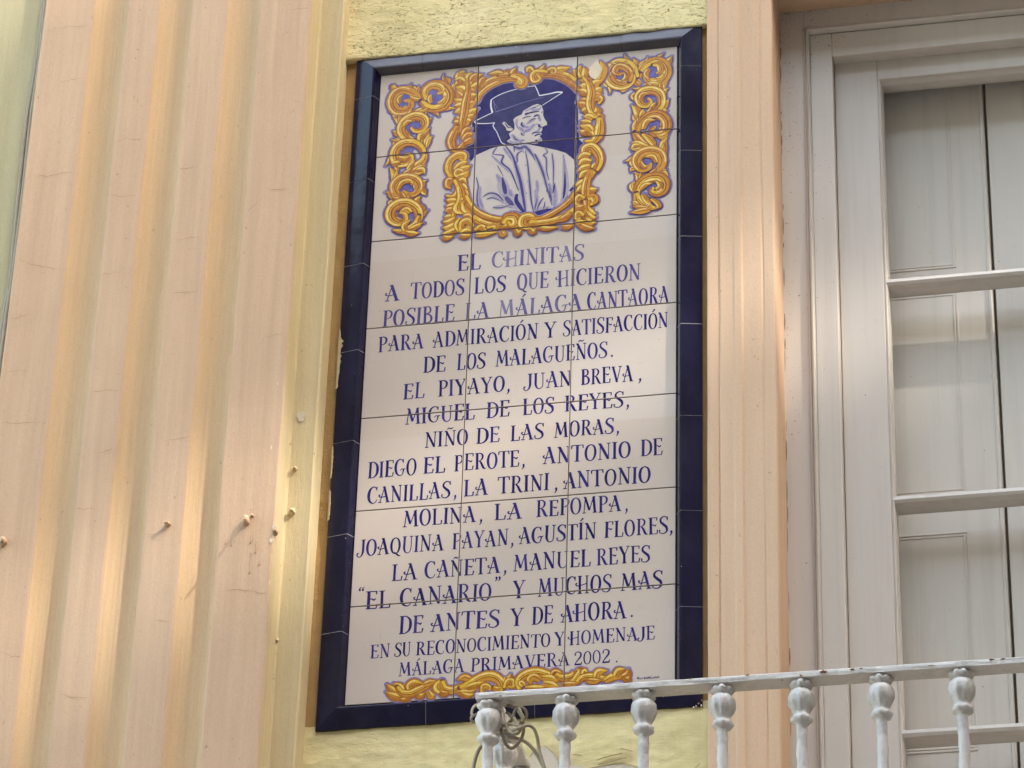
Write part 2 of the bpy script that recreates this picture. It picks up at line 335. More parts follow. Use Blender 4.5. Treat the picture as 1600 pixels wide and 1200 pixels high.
# bare plaster where the yellow coat has peeled, and the curled flakes round it
bm = bmesh.new()
pe = [(0.030, -1.560), (0.048, -1.522), (0.066, -1.508), (0.082, -1.519), (0.096, -1.540), (0.118, -1.548), (0.150, -1.556), (0.205, -1.552), (0.250, -1.566), (0.262, -1.585), (0.240, -1.612), (0.275, -1.66), (0.19, -1.70), (0.04, -1.70), (0.02, -1.62)]
flat(bm, [(x, z + 0.0) for x, z in pe], -0.0068)
link('bare_plaster_patch', bm, BARE, wall)
bm = bmesh.new()
for q in ([(0.042, -1.528), (0.052, -1.516), (0.064, -1.508)], [(0.068, -1.507), (0.084, -1.520), (0.094, -1.538)], [(0.094, -1.541), (0.108, -1.546)], [(0.150, -1.556), (0.205, -1.551), (0.235, -1.560), (0.256, -1.574)], [(0.163, -1.541), (0.185, -1.535), (0.208, -1.531)], [(0.165, -1.550), (0.19, -1.545), (0.216, -1.540)], [(0.252, -1.573), (0.268, -1.588), (0.274, -1.596)], [(0.204, -1.521), (0.226, -1.528)], [(0.12, -1.527), (0.135, -1.530)], [(0.05, -1.552), (0.075, -1.556), (0.09, -1.562)], [(0.30, -1.60), (0.325, -1.578), (0.345, -1.560)], [(0.06, -1.60), (0.1, -1.59), (0.13, -1.6)], [(0.19, -1.60), (0.22, -1.592), (0.25, -1.597)]):
    prev = None
    for i, (x, z) in enumerate(catmull(q, 4)):
        t = random.uniform(0.0025, 0.006)
        r = [bm.verts.new((x, -0.0055, z + 0.001)), bm.verts.new((x, -0.0080, z - 0.0002)), bm.verts.new((x, -0.0070, z - t * 0.40))]
        if prev:
            for k in range(2): bm.faces.new((prev[k], r[k], r[k + 1], prev[k + 1]))
        prev = r
link('paint_flakes', bm, YEL, wall)

# ------------------------------------------------------------------ fluted pilaster
prof = [(-0.985, 0.02), (-0.985, -0.106), (-0.981, -0.110)]; mt = [0, 0]
def flute(x0, x1, d):
    prof.append((x0 - 0.004, -0.110)); mt.append(0)
    w_ = x1 - x0; n = 18
    for i in range(n + 1):
        t = i / n; u = (2 * t - 1)
        p_ = 0.60; v_ = (t - p_) / (p_ if t < p_ else 1 - p_); prof.append((x0 + w_ * t, -0.1088 + d * max(0, 1 - abs(v_) ** 2.0) ** (0.85 if t < p_ else 0.5))); mt.append(1 if i else 0)
    prof.append((x1 + 0.004, -0.110)); mt.append(0)
for x0, x1 in ((-0.876, -0.806), (-0.738, -0.668), (-0.595, -0.527)): flute(x0, x1, 0.017)
prof += [(-0.4235, -0.110), (-0.4205, -0.107), (-0.4205, -0.052), (-0.417, -0.050), (-0.3735, -0.050), (-0.3705, -0.047), (-0.3705, 0.02)]; mt += [0, 0, 2, 2, 2, 2, 2]
pil = thing('fluted_pilaster', (-0.7, 0, GZ), 'tall peach pilaster with three ochre flutes and a yellow edge strip', 'pilaster')
bm = bmesh.new(); prism(bm, prof, -2.2, 0.6, 0.02, mt, 0.0011); prism(bm, prof, GZ, -2.2, 0.3, mt, 0.001); prism(bm, prof, 0.6, 2.4, 0.3, mt, 0.001)
bmesh.ops.recalc_face_normals(bm, faces=bm.faces[:]); link('shaft', bm, [PEACH, FLUTE, YEL], pil, smooth=False)
for q in [[[-0.9777,0.1149],[-0.9461,0.114],[-0.9209,0.1158],[-0.8904,0.1144]],[[-0.9327,-0.0228],[-0.9129,-0.0192],[-0.8905,-0.0177]],[[-0.9697,-0.2496],[-0.9448,-0.2512],[-0.9154,-0.2487],[-0.8785,-0.2482]],[[-0.8032,-0.1829],[-0.7789,-0.1787],[-0.7341,-0.185]],[[-0.8044,-0.3068],[-0.7816,-0.3161],[-0.733,-0.3146]],[[-0.9769,-0.4405],[-0.9482,-0.4586],[-0.9132,-0.4678],[-0.8782,-0.4786]],[[-0.815,-0.5084],[-0.7993,-0.4962],[-0.7609,-0.4947]],[[-0.6715,-0.2628],[-0.6253,-0.264]],[[-0.4855,-0.3289],[-0.4371,-0.337]],[[-0.4037,-0.3771],[-0.3728,-0.3766]],[[-0.4693,0.1028],[-0.4247,0.1002]],[[-0.6582,-0.4306],[-0.6128,-0.4271]],[[-0.4935,-0.3533],[-0.5338,-0.3937]],[[-0.9768,-0.5797],[-0.9366,-0.5712]],[[-0.9736,-0.7004],[-0.9426,-0.6996],[-0.9229,-0.7053]],[[-0.9708,-0.8152],[-0.9303,-0.8173],[-0.9017,-0.8189],[-0.8624,-0.8251]],[[-0.8081,-0.7615],[-0.7751,-0.7604],[-0.742,-0.7624]],[[-0.6649,-0.5549],[-0.6033,-0.553]],[[-0.7744,-0.8968],[-0.7399,-0.8911]],[[-0.6431,-0.8817],[-0.5923,-0.8785]],[[-0.4722,-0.6741],[-0.4307,-0.6675]],[[-0.8167,-1.0146],[-0.7936,-1.0141],[-0.7677,-1.0188]],[[-0.9209,-1.3005],[-0.8967,-1.3135],[-0.876,-1.316]],[[-0.8026,-1.3929],[-0.77,-1.4048],[-0.7338,-1.4093]],[[-0.5262,-1.2111],[-0.4725,-1.2095],[-0.4405,-1.2189],[-0.4202,-1.222]],[[-0.6346,-1.2613],[-0.5983,-1.2651]],[[-0.4088,-1.5647],[-0.3549,-1.5614]],[[-0.6634,-1.0807],[-0.6452,-1.0797],[-0.6278,-1.0686]]]:
    bm = bmesh.new()
    P = []
    for i in range(len(q) - 1):
        for k in range(6):
            t = k / 6; P.append((q[i][0] + (q[i + 1][0] - q[i][0]) * t, q[i][1] + (q[i + 1][1] - q[i][1]) * t + random.uniform(-0.0010, 0.0010) + 0.0035 * noise.noise(Vector((q[0][1] * 50, (i + t) * 1.9, 4.0)))))
    P.append(tuple(q[-1])); prev = None
    for i, (x, z) in enumerate(P):
        t = random.uniform(0.00008, 0.00040) * (0.4 + 1.2 * math.sin(math.pi * (i + 0.3) / len(P)))
        if any(a_ - 0.004 < x < b_ + 0.004 for a_, b_ in ((-0.876, -0.806), (-0.738, -0.668), (-0.595, -0.527))) or x > -0.424: prev = None; continue
        r = (bm.verts.new((x, -0.1115, z + t)), bm.verts.new((x, -0.1115, z - t)))
        if prev: bm.faces.new((prev[0], prev[1], r[1], r[0]))
        prev = r
    if bm.faces: link('hairline_crack', bm, CRACK, pil)
for x, z, r in [[-0.7781,0.1384,0.0018],[-0.7783,0.1093,0.0014],[-0.7764,0.0401,0.0024],[-0.7785,0.018,0.002],[-0.7966,-0.0636,0.0012],[-0.7729,-0.0774,0.002],[-0.6604,-0.0657,0.0015],[-0.6163,-0.0584,0.001],[-0.4354,-0.1297,0.001],[-0.8163,-0.1255,0.001],[-0.7475,-0.3718,0.0013],[-0.4513,-0.2884,0.001],[-0.7246,-0.1811,0.001],[-0.7591,-0.4169,0.0018],[-0.7659,-0.6705,0.001],[-0.9654,-0.8402,0.001],[-0.4827,-0.8979,0.001],[-0.7084,-0.9669,0.002]]:
    bm = bmesh.new()
    flat(bm, [(x + r * math.cos(t * 1.05) * 0.6, z + r * math.sin(t * 1.05) * random.uniform(0.7, 1.4)) for t in range(6)], -0.1117)
    link('paint_chip', bm, CRACK, pil)
for px, py, w_, h_ in ((429, 822, 0.010, 0.020), (432, 838, 0.008, 0.012), (424, 845, 0.010, 0.012), (427, 868, 0.004, 0.012), (423, 910, 0.005, 0.016), (424, 700, 0.003, 0.010), (434, 600, 0.002, 0.008), (418, 970, 0.003, 0.006)):
    c = at(px, py, -0.1105); bm = bmesh.new(); n = 12
    flat(bm, [(min(-0.4215 - 0.00003 * t, c.x + w_ * 0.5 * math.cos(t * 2 * math.pi / n) * random.uniform(0.4, 1.2)), c.z + h_ * 0.5 * math.sin(t * 2 * math.pi / n) * random.uniform(0.5, 1.2)) for t in range(n)], -0.1118); link('bare_chip', bm, CHALK, pil)
for px, py, ln in ((392, 842, 0.016), (400, 855, 0.022), (391, 880, 0.040), (362, 848, 0.010), (353, 846, 0.008), (405, 880, 0.006)):
    c = at(px, py, -0.1105); bm = bmesh.new(); tube(bm, [(c.x, -0.1105, c.z + ln / 2), (c.x + 0.0008, -0.1108, c.z), (c.x, -0.1108, c.z - ln / 2)], 0.0009, 6, 3)
    bmesh.ops.create_icosphere(bm, subdivisions=1, radius=0.0017, matrix=Matrix.Translation((c.x, -0.111, c.z - ln / 2))); link('paint_drip', bm, PEACH, pil, smooth=True)
bm = bmesh.new(); c_ = at(470, 652, -0.0515)
flat(bm, [(c_.x + x, c_.z + z) for x, z in ((-0.009, 0.008), (-0.003, 0.012), (0.006, 0.011), (0.0105, 0.007), (0.007, -0.003), (0.003, -0.011), (-0.004, -0.007))], -0.0518)
flat(bm, [(c_.x + x, c_.z + z) for x, z in ((-0.0004, -0.0125), (0.0006, -0.0125), (0.0004, -0.024), (-0.0002, -0.024))], -0.0518)
link('filler_patch', bm, BARE, pil)

# anchors, plugs and lumps of old plaster stuck on the pilaster
def lump(name, px, py, y, rx_, ry_, rz_, label, cat, hole=True, seed=0, extra=(), group=None):
    c = at(px, py, y); o = thing(name, c, label, cat, group); bm = bmesh.new()
    bmesh.ops.create_icosphere(bm, subdivisions=3, radius=1)
    for v in bm.verts:
        n_ = noise.fractal(v.co * 1.6 + Vector((seed, 0, 0)), 1, 2, 3); v.co = Vector((v.co.x * rx_, v.co.y * ry_, v.co.z * rz_)) * (1 + 0.30 * n_)
    bmesh.ops.translate(bm, verts=bm.verts, vec=c)
    link('plaster_lump', bm, YEL if y > -0.1 else PEACH, o, smooth=True)
    if hole:
        bm = bmesh.new(); bmesh.ops.create_icosphere(bm, subdivisions=2, radius=hole); bmesh.ops.translate(bm, verts=bm.verts, vec=c + Vector((rx_ * 0.15, -ry_ * 0.9, -rz_ * 0.35))); link('screw_hole', bm, CRACK, o)
    for f in extra: f(c, o)
    return o
def peg(c, o):
    bm = bmesh.new(); tube(bm, [c, c + Vector((0.002, -0.012, 0.001))], 0.0026, 10, 1); link('peg', bm, PEACH, o)
def stub(c, o):
    bm = bmesh.new(); tube(bm, [c, c + Vector((0.012, -0.042, -0.024))], 0.0022, 10, 1); link('hook_stub', bm, PEACH, o)
def eye(c, o):
    bm = bmesh.new(); tip = c + Vector((0.016, -0.058, -0.030)); tube(bm, [c, tip], 0.0022, 8, 1)
    ring = [tip + Vector((0.0, -0.004, 0.0)) + Vector((math.cos(t * math.pi / 6) * 0.007, 0, math.sin(t * math.pi / 6) * 0.007)) for t in range(13)]; tube(bm, ring, 0.0016, 6, 2); link('eye_hook', bm, YEL, o)
lump('wall_plug', 262, 820, -0.110, 0.0055, 0.012, 0.005, 'small peach painted wall plug with a dark hole, between the second and third flutes', 'wall plug', 0.0018, 2, (peg,))
lump('wall_hook', 385, 814, -0.110, 0.007, 0.012, 0.010, 'painted hook stub in a ragged lump of plaster, right of the third flute', 'hook', 0.002, 3, (stub,))
lump('plaster_blob', 394, 806, -0.110, 0.0035, 0.004, 0.0035, 'tiny ring of dried plaster touching the painted hook stub', 'plaster blob', 0.0015, 4)
lump('plaster_blob', 430, 829, -0.106, 0.006, 0.006, 0.011, 'broken plaster lump on the corner edge of the pilaster', 'plaster blob', 0.003, 6)
lump('wall_plug', 457, 800, -0.050, 0.006, 0.010, 0.007, 'knobbly yellow wall plug on the narrow yellow strip', 'wall plug', 0.0025, 5)
lump('screw_stub', 461, 733, -0.050, 0.004, 0.008, 0.005, 'small yellow screw stub above the knobbly plug on the yellow strip', 'screw', 0.0015, 7)
lump('wall_plug', 5, 847, -0.110, 0.008, 0.010, 0.010, 'peach painted plug at the left edge of the picture', 'wall plug', 0.003, 8)
lump('screw_hole_plug', 433, 1001, -0.050, 0.003, 0.003, 0.005, 'small rusty screw hole low beside the pilaster edge', 'screw', 0.0022, 10)
for i in range(16):
    x, z = random.choice([(-0.475, -1.06), (-0.455, -1.05), (-0.50, -1.08), (-0.46, -1.10)]); 
# cables clipped down the left edge of the pilaster
bm = bmesh.new(); P = [(-0.992, -0.094, 2.2), (-0.991, -0.094, 0.6), (-0.990, -0.094, 0.21), (-0.988, -0.094, 0.04), (-0.991, -0.094, -0.09), (-0.989, -0.094, -0.26), (-0.989, -0.094, -0.43), (-0.990, -0.094, -0.5), (-0.993, -0.094, -0.63), (-0.990, -0.094, -1.2), (-0.993, -0.094, -2.5), (-0.993, -0.094, GZ)]
tube(bm, P, 0.0048, 8, 6); tube(bm, [(x - 0.0085 + 0.0025 * math.sin(z * 9), y + 0.003, z) for x, y, z in P], 0.0042, 8, 6)
tag(link('wall_cable', bm, [CABLE], loc=(-0.99, -0.09, GZ), smooth=True), 'pair of painted grey brown cables running down the left edge of the pilaster', 'cable')

# ------------------------------------------------------------------ the tile plaque
plq = thing('tile_plaque', (0, 0, -1.449), 'tall white tile plaque with blue lettering, gilt painted ornament and cobalt tile border', 'plaque')
bm = bmesh.new()
for i in range(3):
    for j in range(7):
        x0 = -0.3 + 0.2 * i + 0.0008; x1 = x0 + 0.2 - 0.0016; z1 = -0.2 * j - 0.0008; z0 = z1 - 0.2 + 0.0016; b_ = 0.0007
        yo = random.uniform(-0.0003, 0.0)
        A_ = [bm.verts.new((x, 0 , z)) for x, z in ((x0 + b_, z0 + b_), (x1 - b_, z0 + b_), (x1 - b_, z1 - b_), (x0 + b_, z1 - b_))]
        B_ = [bm.verts.new((x, 0.0007, z)) for x, z in ((x0, z0), (x1, z0), (x1, z1), (x0, z1))]
        C_ = [bm.verts.new((x, 0.006, z)) for x, z in ((x0, z0), (x1, z0), (x1, z1), (x0, z1))]
        bm.faces.new(A_)
        for k in range(4):
            bm.faces.new((B_[k], B_[(k + 1) % 4], A_[(k + 1) % 4], A_[k]))
            f = bm.faces.new((C_[k], C_[(k + 1) % 4], B_[(k + 1) % 4], B_[k])); f.material_index = 1
vs = [bm.verts.new(p) for p in ((-0.302, 0.003, -1.402), (0.302, 0.003, -1.402), (0.302, 0.003, 0.002), (-0.302, 0.003, 0.002))]; f = bm.faces.new(vs); f.material_index = 1
link('tile_panel', bm, [TILE, GROUT], plq)
# cobalt border: mitred runs cut into 20 cm tiles
OX, OT, OB, BW = 0.3495, 0.0495, -1.4495, 0.0495
pf = [(0.0, 0.004), (0.0, -0.0055), (0.0015, -0.0065), (0.030, -0.0125), (0.0365, -0.0138), (0.0395, -0.0136), (0.0415, -0.0120), (0.0430, -0.0090), (0.0490, 0.0015), (0.0490, 0.006)]
bm = bmesh.new()
def run(side, cuts):
    """cuts: positions along the run; ends are mitred"""
    L0, L1 = (OB, OT) if side in 'LR' else (-OX, OX)
    edges = [L0] + cuts + [L1]
    for a_, b_ in zip(edges, edges[1:]):
        g = 0.00055; j1 = random.uniform(-0.0005, 0.0005)
        rows = []
        for e, end in ((a_, 0), (b_, 1)):
            r = []
            for u, y in pf:
                if e == L0: p = e + u
                elif e == L1: p = e - u
                else: p = e + (g if end == 0 else -g)
                yy = y + (j1 if y < 0 else 0)
                r.append(bm.verts.new({'L': (-OX + u, yy, p), 'R': (OX - u, yy, p), 'T': (p, yy, OT - u), 'B': (p, yy, OB + u)}[side]))
            rows.append(r)
        for k in range(len(pf) - 1):
            f = bm.faces.new((rows[0][k], rows[0][k + 1], rows[1][k + 1], rows[1][k])); f.smooth = False
        for r in rows: bm.faces.new(r)
        # dark clay seen in the joint
    for c in cuts:
        q = [(u, y + 0.0004) for u, y in pf[1:-1]]
        for (u, y), (u2, y2) in zip(q, q[1:]):
            P = []
            for uu, yy, s in ((u, y, -1), (u2, y2, -1), (u2, y2, 1), (u, y, 1)):
                p = c + s * 0.0007; P.append(bm.verts.new({'L': (-OX + uu, yy, p), 'R': (OX - uu, yy, p), 'T': (p, yy, OT - uu), 'B': (p, yy, OB + uu)}[side]))
            f = bm.faces.new(P); f.material_index = 1
run('L', [-1.256, -1.054, -0.854, -0.654, -0.457, -0.259, -0.059]); run('R', [-1.254, -1.057, -0.857, -0.657, -0.460, -0.261, -0.059])
run('B', [-0.147, 0.050, 0.250])
bmesh.ops.recalc_face_normals(bm, faces=bm.faces[:])
a = NM('pale_joint_filler', 0.8, 0.2); a.col((0.30, 0.29, 0.30)); JOINT = a.m
link('tile_border', bm, [COBALT, JOINT], plq)
a = NM('dusty_cobalt_tile', 0.45, 0.5); c = a.mix(a.ramp(a.noise(22, (0.5, 1, 2.5), 6, 0.7), [(0.3, (0.35,) * 3), (0.75, (0.9,) * 3)]), (0.012, 0.011, 0.045), (0.115, 0.098, 0.105))
a.col(a.mix(a.ramp(a.noise(150, (1, 1, 1), 2), [(0.74, K0), (0.77, K1)]), c, (0.42, 0.38, 0.33))); a.bump(a.noise(60), 0.15, 0.003); DUSTY = a.m
bm = bmesh.new(); run('T', [-0.213, -0.012, 0.189]); bmesh.ops.recalc_face_normals(bm, faces=bm.faces[:]); link('top_border', bm, [DUSTY, GROUT], plq)
# crusts of yellow wall paint lapping over the left border edge
for z0, z1, wd in ((-0.735, -0.60, 0.009), (-1.02, -0.955, 0.005), (-0.655, -0.615, 0.012), (-0.93, -0.86, 0.004)):
    P = []; n = 22; bm = bmesh.new()
    for i in range(n + 1):
        z = z0 + (z1 - z0) * i / n; P.append((-0.3495 + wd * (0.35 + 0.65 * abs(noise.noise(Vector((z * 90, 1, 2))))) * math.sin(math.pi * i / n) ** 0.5, z))
    prev = None
    for x, z in P:
        r = (bm.verts.new((-0.3515, -0.006, z)), bm.verts.new((x, -0.0088, z)), bm.verts.new((x + 0.0004, -0.0070, z)))
        if prev:
            for k in range(2): bm.faces.new((prev[k], r[k], r[k + 1], prev[k + 1]))
        prev = r
    link('paint_crust', bm, YEL, plq)

for px, py in ((1060, 150), (1061, 166), (1060, 184), (1061, 193), (1059, 205)):
    c = at(px, py, -0.001); bm = bmesh.new(); bmesh.ops.create_icosphere(bm, subdivisions=2, radius=0.0026)
    for v in bm.verts: v.co *= 1 + 0.6 * noise.noise(v.co * 900 + Vector((px, py, 0)))
    bmesh.ops.translate(bm, verts=bm.verts, vec=c); link('moss_tuft', bm, MOSS, plq)
for k, (px, py) in enumerate(((1088, 1104), (1092, 1100), (1096, 1103), (1097, 1095), (1084, 1106))):
    c = at(px, py, -0.008); bm = bmesh.new(); r1, r2 = random.uniform(0.001, 0.0022), random.uniform(0.001, 0.003)
    flat(bm, [(c.x + r1 * math.cos(t * 1.05) * random.uniform(0.6, 1.3), c.z + r2 * math.sin(t * 1.05) * random.uniform(0.6, 1.3)) for t in range(6)], -0.0102 - k * 0.0001); link('mortar_crumb', bm, MORTAR if k % 2 else BARE, plq)
class Paint:
    """flat glaze strokes lying on the tiles; every layer a hair above the one below"""
    def __init__(s): s.v = []; s.f = []; s.m = []; s.k = []
    def ribbon(s, P, y, mat=0, ink=1.0):
        n = len(P); b = len(s.v)
        for i, (x, z, wd) in enumerate(P):
            a_ = P[max(0, i - 1)]; c = P[min(n - 1, i + 1)]; dx, dz = c[0] - a_[0], c[1] - a_[1]; L = math.hypot(dx, dz) or 1
            nx, nz = -dz / L * wd / 2, dx / L * wd / 2; yy = y - i * 2e-7
            s.v += [(x + nx, yy, z + nz), (x - nx, yy, z - nz)]; s.k += [ink, ink]
        for i in range(n - 1): s.f.append((b + 2 * i, b + 2 * i + 1, b + 2 * i + 3, b + 2 * i + 2)); s.m.append(mat)
    def poly(s, pts, y, mat=0, ink=1.0):
        b = len(s.v); s.v += [(p[0], y, p[1]) for p in pts]; s.k += [ink] * len(pts)
        for t in tessellate_polygon([[Vector((p[0], p[1], 0)) for p in pts]]): s.f.append(tuple(b + i for i in t)); s.m.append(mat)
    def build(s, name, mats, parent, cut=True):
        me = bpy.data.meshes.new(name); me.from_pydata(s.v, [], s.f); at_ = me.attributes.new('ink', 'FLOAT', 'POINT')
        at_.data.foreach_set('value', s.k); me.polygons.foreach_set('material_index', s.m)
        bm = bmesh.new(); bm.from_mesh(me); bpy.data.meshes.remove(me)
        for f in bm.faces:
            f.normal_update()
            if f.normal.y > 0: f.normal_flip()
        if cut:
            xs = [v[0] for v in s.v]; zs = [v[2] for v in s.v]
            for c, ax in [(-0.1, 0), (0.1, 0)] + [(-0.2 * j, 2) for j in range(1, 7)]:
                lo, hi = (min(xs), max(xs)) if ax == 0 else (min(zs), max(zs))
                if not lo - 0.002 < c < hi + 0.002: continue
                hw = 0.0014
                for sg in (-1, 1):
                    co = Vector((0, 0, 0)); co[ax] = c + sg * hw; no = Vector((0, 0, 0)); no[ax] = 1
                    bmesh.ops.bisect_plane(bm, geom=bm.verts[:] + bm.edges[:] + bm.faces[:], plane_co=co, plane_no=no, dist=1e-7)
                kill = [f for f in bm.faces if abs(f.calc_center_median()[ax] - c) < hw - 1e-5]
                bmesh.ops.delete(bm, geom=kill, context='FACES')
        return link(name, bm, mats, parent)

# ---- lettering: a brush alphabet with thick stems, hairlines and curls
def bar(x0, y0, x1, y1, w0, w1=None): return (0, [(x0, y0, w0), (x1, y1, w0 if w1 is None else w1)])
def crv(*p): return (1, list(p))
T, t_ = 12.5, 4.8
def ser(x, y, h=10): return bar(x - h, y, x + h, y, t_)
GL = {}
GL['I'] = (24, [bar(12, 0, 12, 100, T), ser(12, 98, 11), ser(12, 2, 11)])
GL['L'] = (46, [bar(12, 0, 12, 100, T), ser(12, 98, 11), bar(2, 2, 43, 2, t_), bar(42, 1, 44, 26, t_, 7)])
GL['E'] = (47, [bar(12, 0, 12, 100, T), bar(1, 98, 43, 98, t_), bar(42, 99, 42, 80, 7, t_), bar(2, 2, 43, 2, t_), bar(42, 1, 45, 25, t_, 7), crv((14, 52, 4), (22, 57, 5), (28, 52, 7), (34, 50, 7), (39, 58, 4))])
GL['F'] = (44, [bar(12, 0, 12, 100, T), bar(1, 98, 42, 98, t_), bar(41, 99, 41, 78, 7, t_), ser(12, 2, 11), crv((14, 52, 4), (22, 57, 5), (28, 52, 7), (34, 50, 7), (38, 58, 4))])
GL['A'] = (58, [bar(8, 0, 29, 97, t_), bar(27, 99, 49, 0, T), ser(9, 2, 9), ser(49, 2, 11), bar(19, 97, 31, 98, t_, 7), crv((40, 40, 5), (28, 36, 5), (14, 34, 5), (5, 38, 6), (3, 46, 7), (9, 50, 5))])
GL['H'] = (60, [bar(14, 0, 14, 100, T), bar(49, 0, 49, 100, 7), ser(14, 98, 11), ser(14, 2, 11), ser(49, 98, 9), ser(49, 2, 10), crv((48, 56, 5), (30, 50, 5), (8, 44, 5), (-3, 48, 6), (-5, 57, 7), (1, 61, 5))])
GL['T'] = (52, [bar(26, 0, 26, 100, T), bar(1, 98, 51, 98, t_), bar(2, 99, 0, 78, 7, t_), bar(50, 99, 52, 78, 7, t_), ser(26, 2, 11)])
GL['N'] = (58, [bar(11, 0, 11, 98, t_), bar(9, 98, 47, 3, T), bar(48, 0, 48, 98, t_), bar(1, 98, 14, 98, t_), ser(11, 2, 9), ser(48, 98, 9)])
GL['M'] = (70, [bar(7, 0, 14, 98, t_), bar(13, 98, 33, 18, 12), bar(33, 16, 53, 98, t_), bar(53, 98, 60, 0, T), ser(8, 2, 9), ser(60, 2, 11), bar(5, 98, 16, 98, t_), bar(50, 98, 62, 98, t_)])
GL['D'] = (56, [bar(13, 0, 13, 100, T), bar(2, 98, 22, 98, t_), bar(2, 2, 22, 2, t_), crv((14, 98, 5), (32, 96, 6), (47, 78, 11), (51, 50, 14), (47, 22, 11), (32, 4, 6), (14, 2, 5))])
GL['P'] = (46, [bar(13, 0, 13, 100, T), bar(2, 98, 20, 98, t_), ser(13, 2, 11), crv((14, 98, 5), (30, 97, 6), (41, 84, 10), (39, 62, 9), (28, 50, 5), (14, 48, 4))])
GL['R'] = (56, [bar(13, 0, 13, 100, T), bar(2, 98, 20, 98, t_), ser(13, 2, 11), crv((14, 98, 5), (30, 97, 6), (40, 84, 10), (38, 64, 9), (27, 52, 5), (14, 50, 4)), crv((24, 52, 6), (34, 36, 11), (44, 10, 12), (52, 1, 6), (57, 6, 4))])
GL['B'] = (50, [bar(13, 0, 13, 100, T), bar(2, 98, 20, 98, t_), bar(2, 2, 20, 2, t_), crv((14, 98, 5), (30, 97, 6), (38, 84, 9), (35, 64, 8), (14, 54, 4)), crv((14, 54, 4), (34, 50, 7), (44, 30, 11), (38, 8, 8), (14, 2, 5))])
GL['O'] = (54, [crv((27, 100, 5), (12, 86, 10), (6, 50, 13), (12, 14, 10), (27, 0, 5), (42, 14, 9), (48, 50, 12), (42, 86, 9), (27, 100, 5))])
GL['Q'] = (54, GL['O'][1] + [crv((22, 10, 5), (32, 0, 8), (42, -12, 9), (54, -14, 4))])
GL['C'] = (52, [crv((46, 84, 6), (38, 97, 5), (26, 99, 6), (12, 84, 11), (6, 50, 14), (12, 16, 11), (28, 1, 6), (42, 6, 4), (49, 22, 4)), bar(46, 100, 46, 76, t_)])
GL['G'] = (56, [crv((46, 84, 6), (38, 97, 5), (26, 99, 6), (12, 84, 11), (6, 50, 14), (12, 16, 11), (28, 1, 6), (42, 8, 5), (48, 36, 8)), bar(46, 100, 46, 76, t_), crv((30, 30, 5), (38, 40, 5), (48, 38, 7), (58, 42, 4))])
GL['U'] = (56, [crv((12, 99, T), (12, 60, T), (12, 26, 12), (20, 4, 7), (32, 0, 5), (43, 10, 5), (46, 34, 5), (46, 66, 5), (46, 99, 5)), ser(12, 98, 10), ser(46, 98, 9)])
GL['V'] = (54, [bar(8, 98, 30, 2, T), bar(29, 0, 48, 98, t_), ser(9, 98, 10), ser(47, 98, 9)])
GL['Y'] = (54, [bar(7, 98, 28, 46, 12), bar(28, 46, 47, 98, t_), bar(27, 50, 27, 0, T), ser(8, 98, 10), ser(46, 98, 9), ser(27, 2, 11)])
GL['J'] = (36, [crv((26, 99, T), (26, 60, T), (26, 28, 12), (20, 4, 8), (8, -6, 5), (-2, 2, 6), (-2, 16, 8), (5, 18, 6)), ser(26, 98, 11)])
GL['S'] = (46, [crv((41, 80, 5), (38, 94, 5), (24, 100, 6), (10, 88, 9), (9, 70, 11), (22, 54, 13), (36, 38, 13), (39, 16, 10), (26, 1, 6), (8, 3, 5), (2, 14, 6), (6, 22, 9)), bar(42, 100, 42, 76, t_)])
GL['2'] = (46, [crv((6, 72, 9), (8, 92, 6), (24, 100, 6), (38, 86, 10), (36, 62, 11), (20, 36, 8), (5, 8, 5)), bar(3, 5, 42, 5, 11), bar(42, 3, 44, 24, 6)])
GL['0'] = (50, [crv((25, 98, 5), (11, 84, 8), (6, 50, 9), (11, 16, 8), (25, 2, 5), (39, 16, 8), (44, 50, 9), (39, 84, 8), (25, 98, 5))])
GL[','] = (16, [crv((8, 12, 10), (12, 6, 11), (11, -8, 7), (3, -20, 3))])
GL['.'] = (14, [bar(3, 7, 13, 7, 11)])
q1 = [crv((8, 108, 10), (4, 114, 10), (5, 122, 6), (12, 130, 3))]; q2 = [crv((24, 108, 10), (20, 114, 10), (21, 122, 6), (28, 130, 3))]
GL['“'] = (30, q1 + q2)
GL['”'] = (32, [crv((6, 128, 10), (10, 122, 10), (9, 112, 6), (2, 104, 3)), crv((22, 128, 10), (26, 122, 10), (25, 112, 6), (18, 104, 3))])
for acc, bs in (('Á', 'A'), ('Ó', 'O'), ('Í', 'I')):
    c = {'A': 30, 'O': 27, 'I': 12}[bs]; GL[acc] = (GL[bs][0], GL[bs][1] + [bar(c - 3, 108, c + 11, 126, 5, 9)])
GL['Ñ'] = (GL['N'][0], GL['N'][1] + [crv((14, 108, 4), (22, 117, 7), (32, 112, 7), (44, 120, 4))])
CAP = {int(k): v for k, v in {"1":36,"2":36.9,"3":37.7,"4":34.4,"5":35.4,"6":34.6,"7":34.8,"8":33.2,"9":35,"10":35.1,"11":34.1,"12":34.1,"13":34.5,"14":36,"15":35.8,"16":27.5,"17":26.6}.items()}
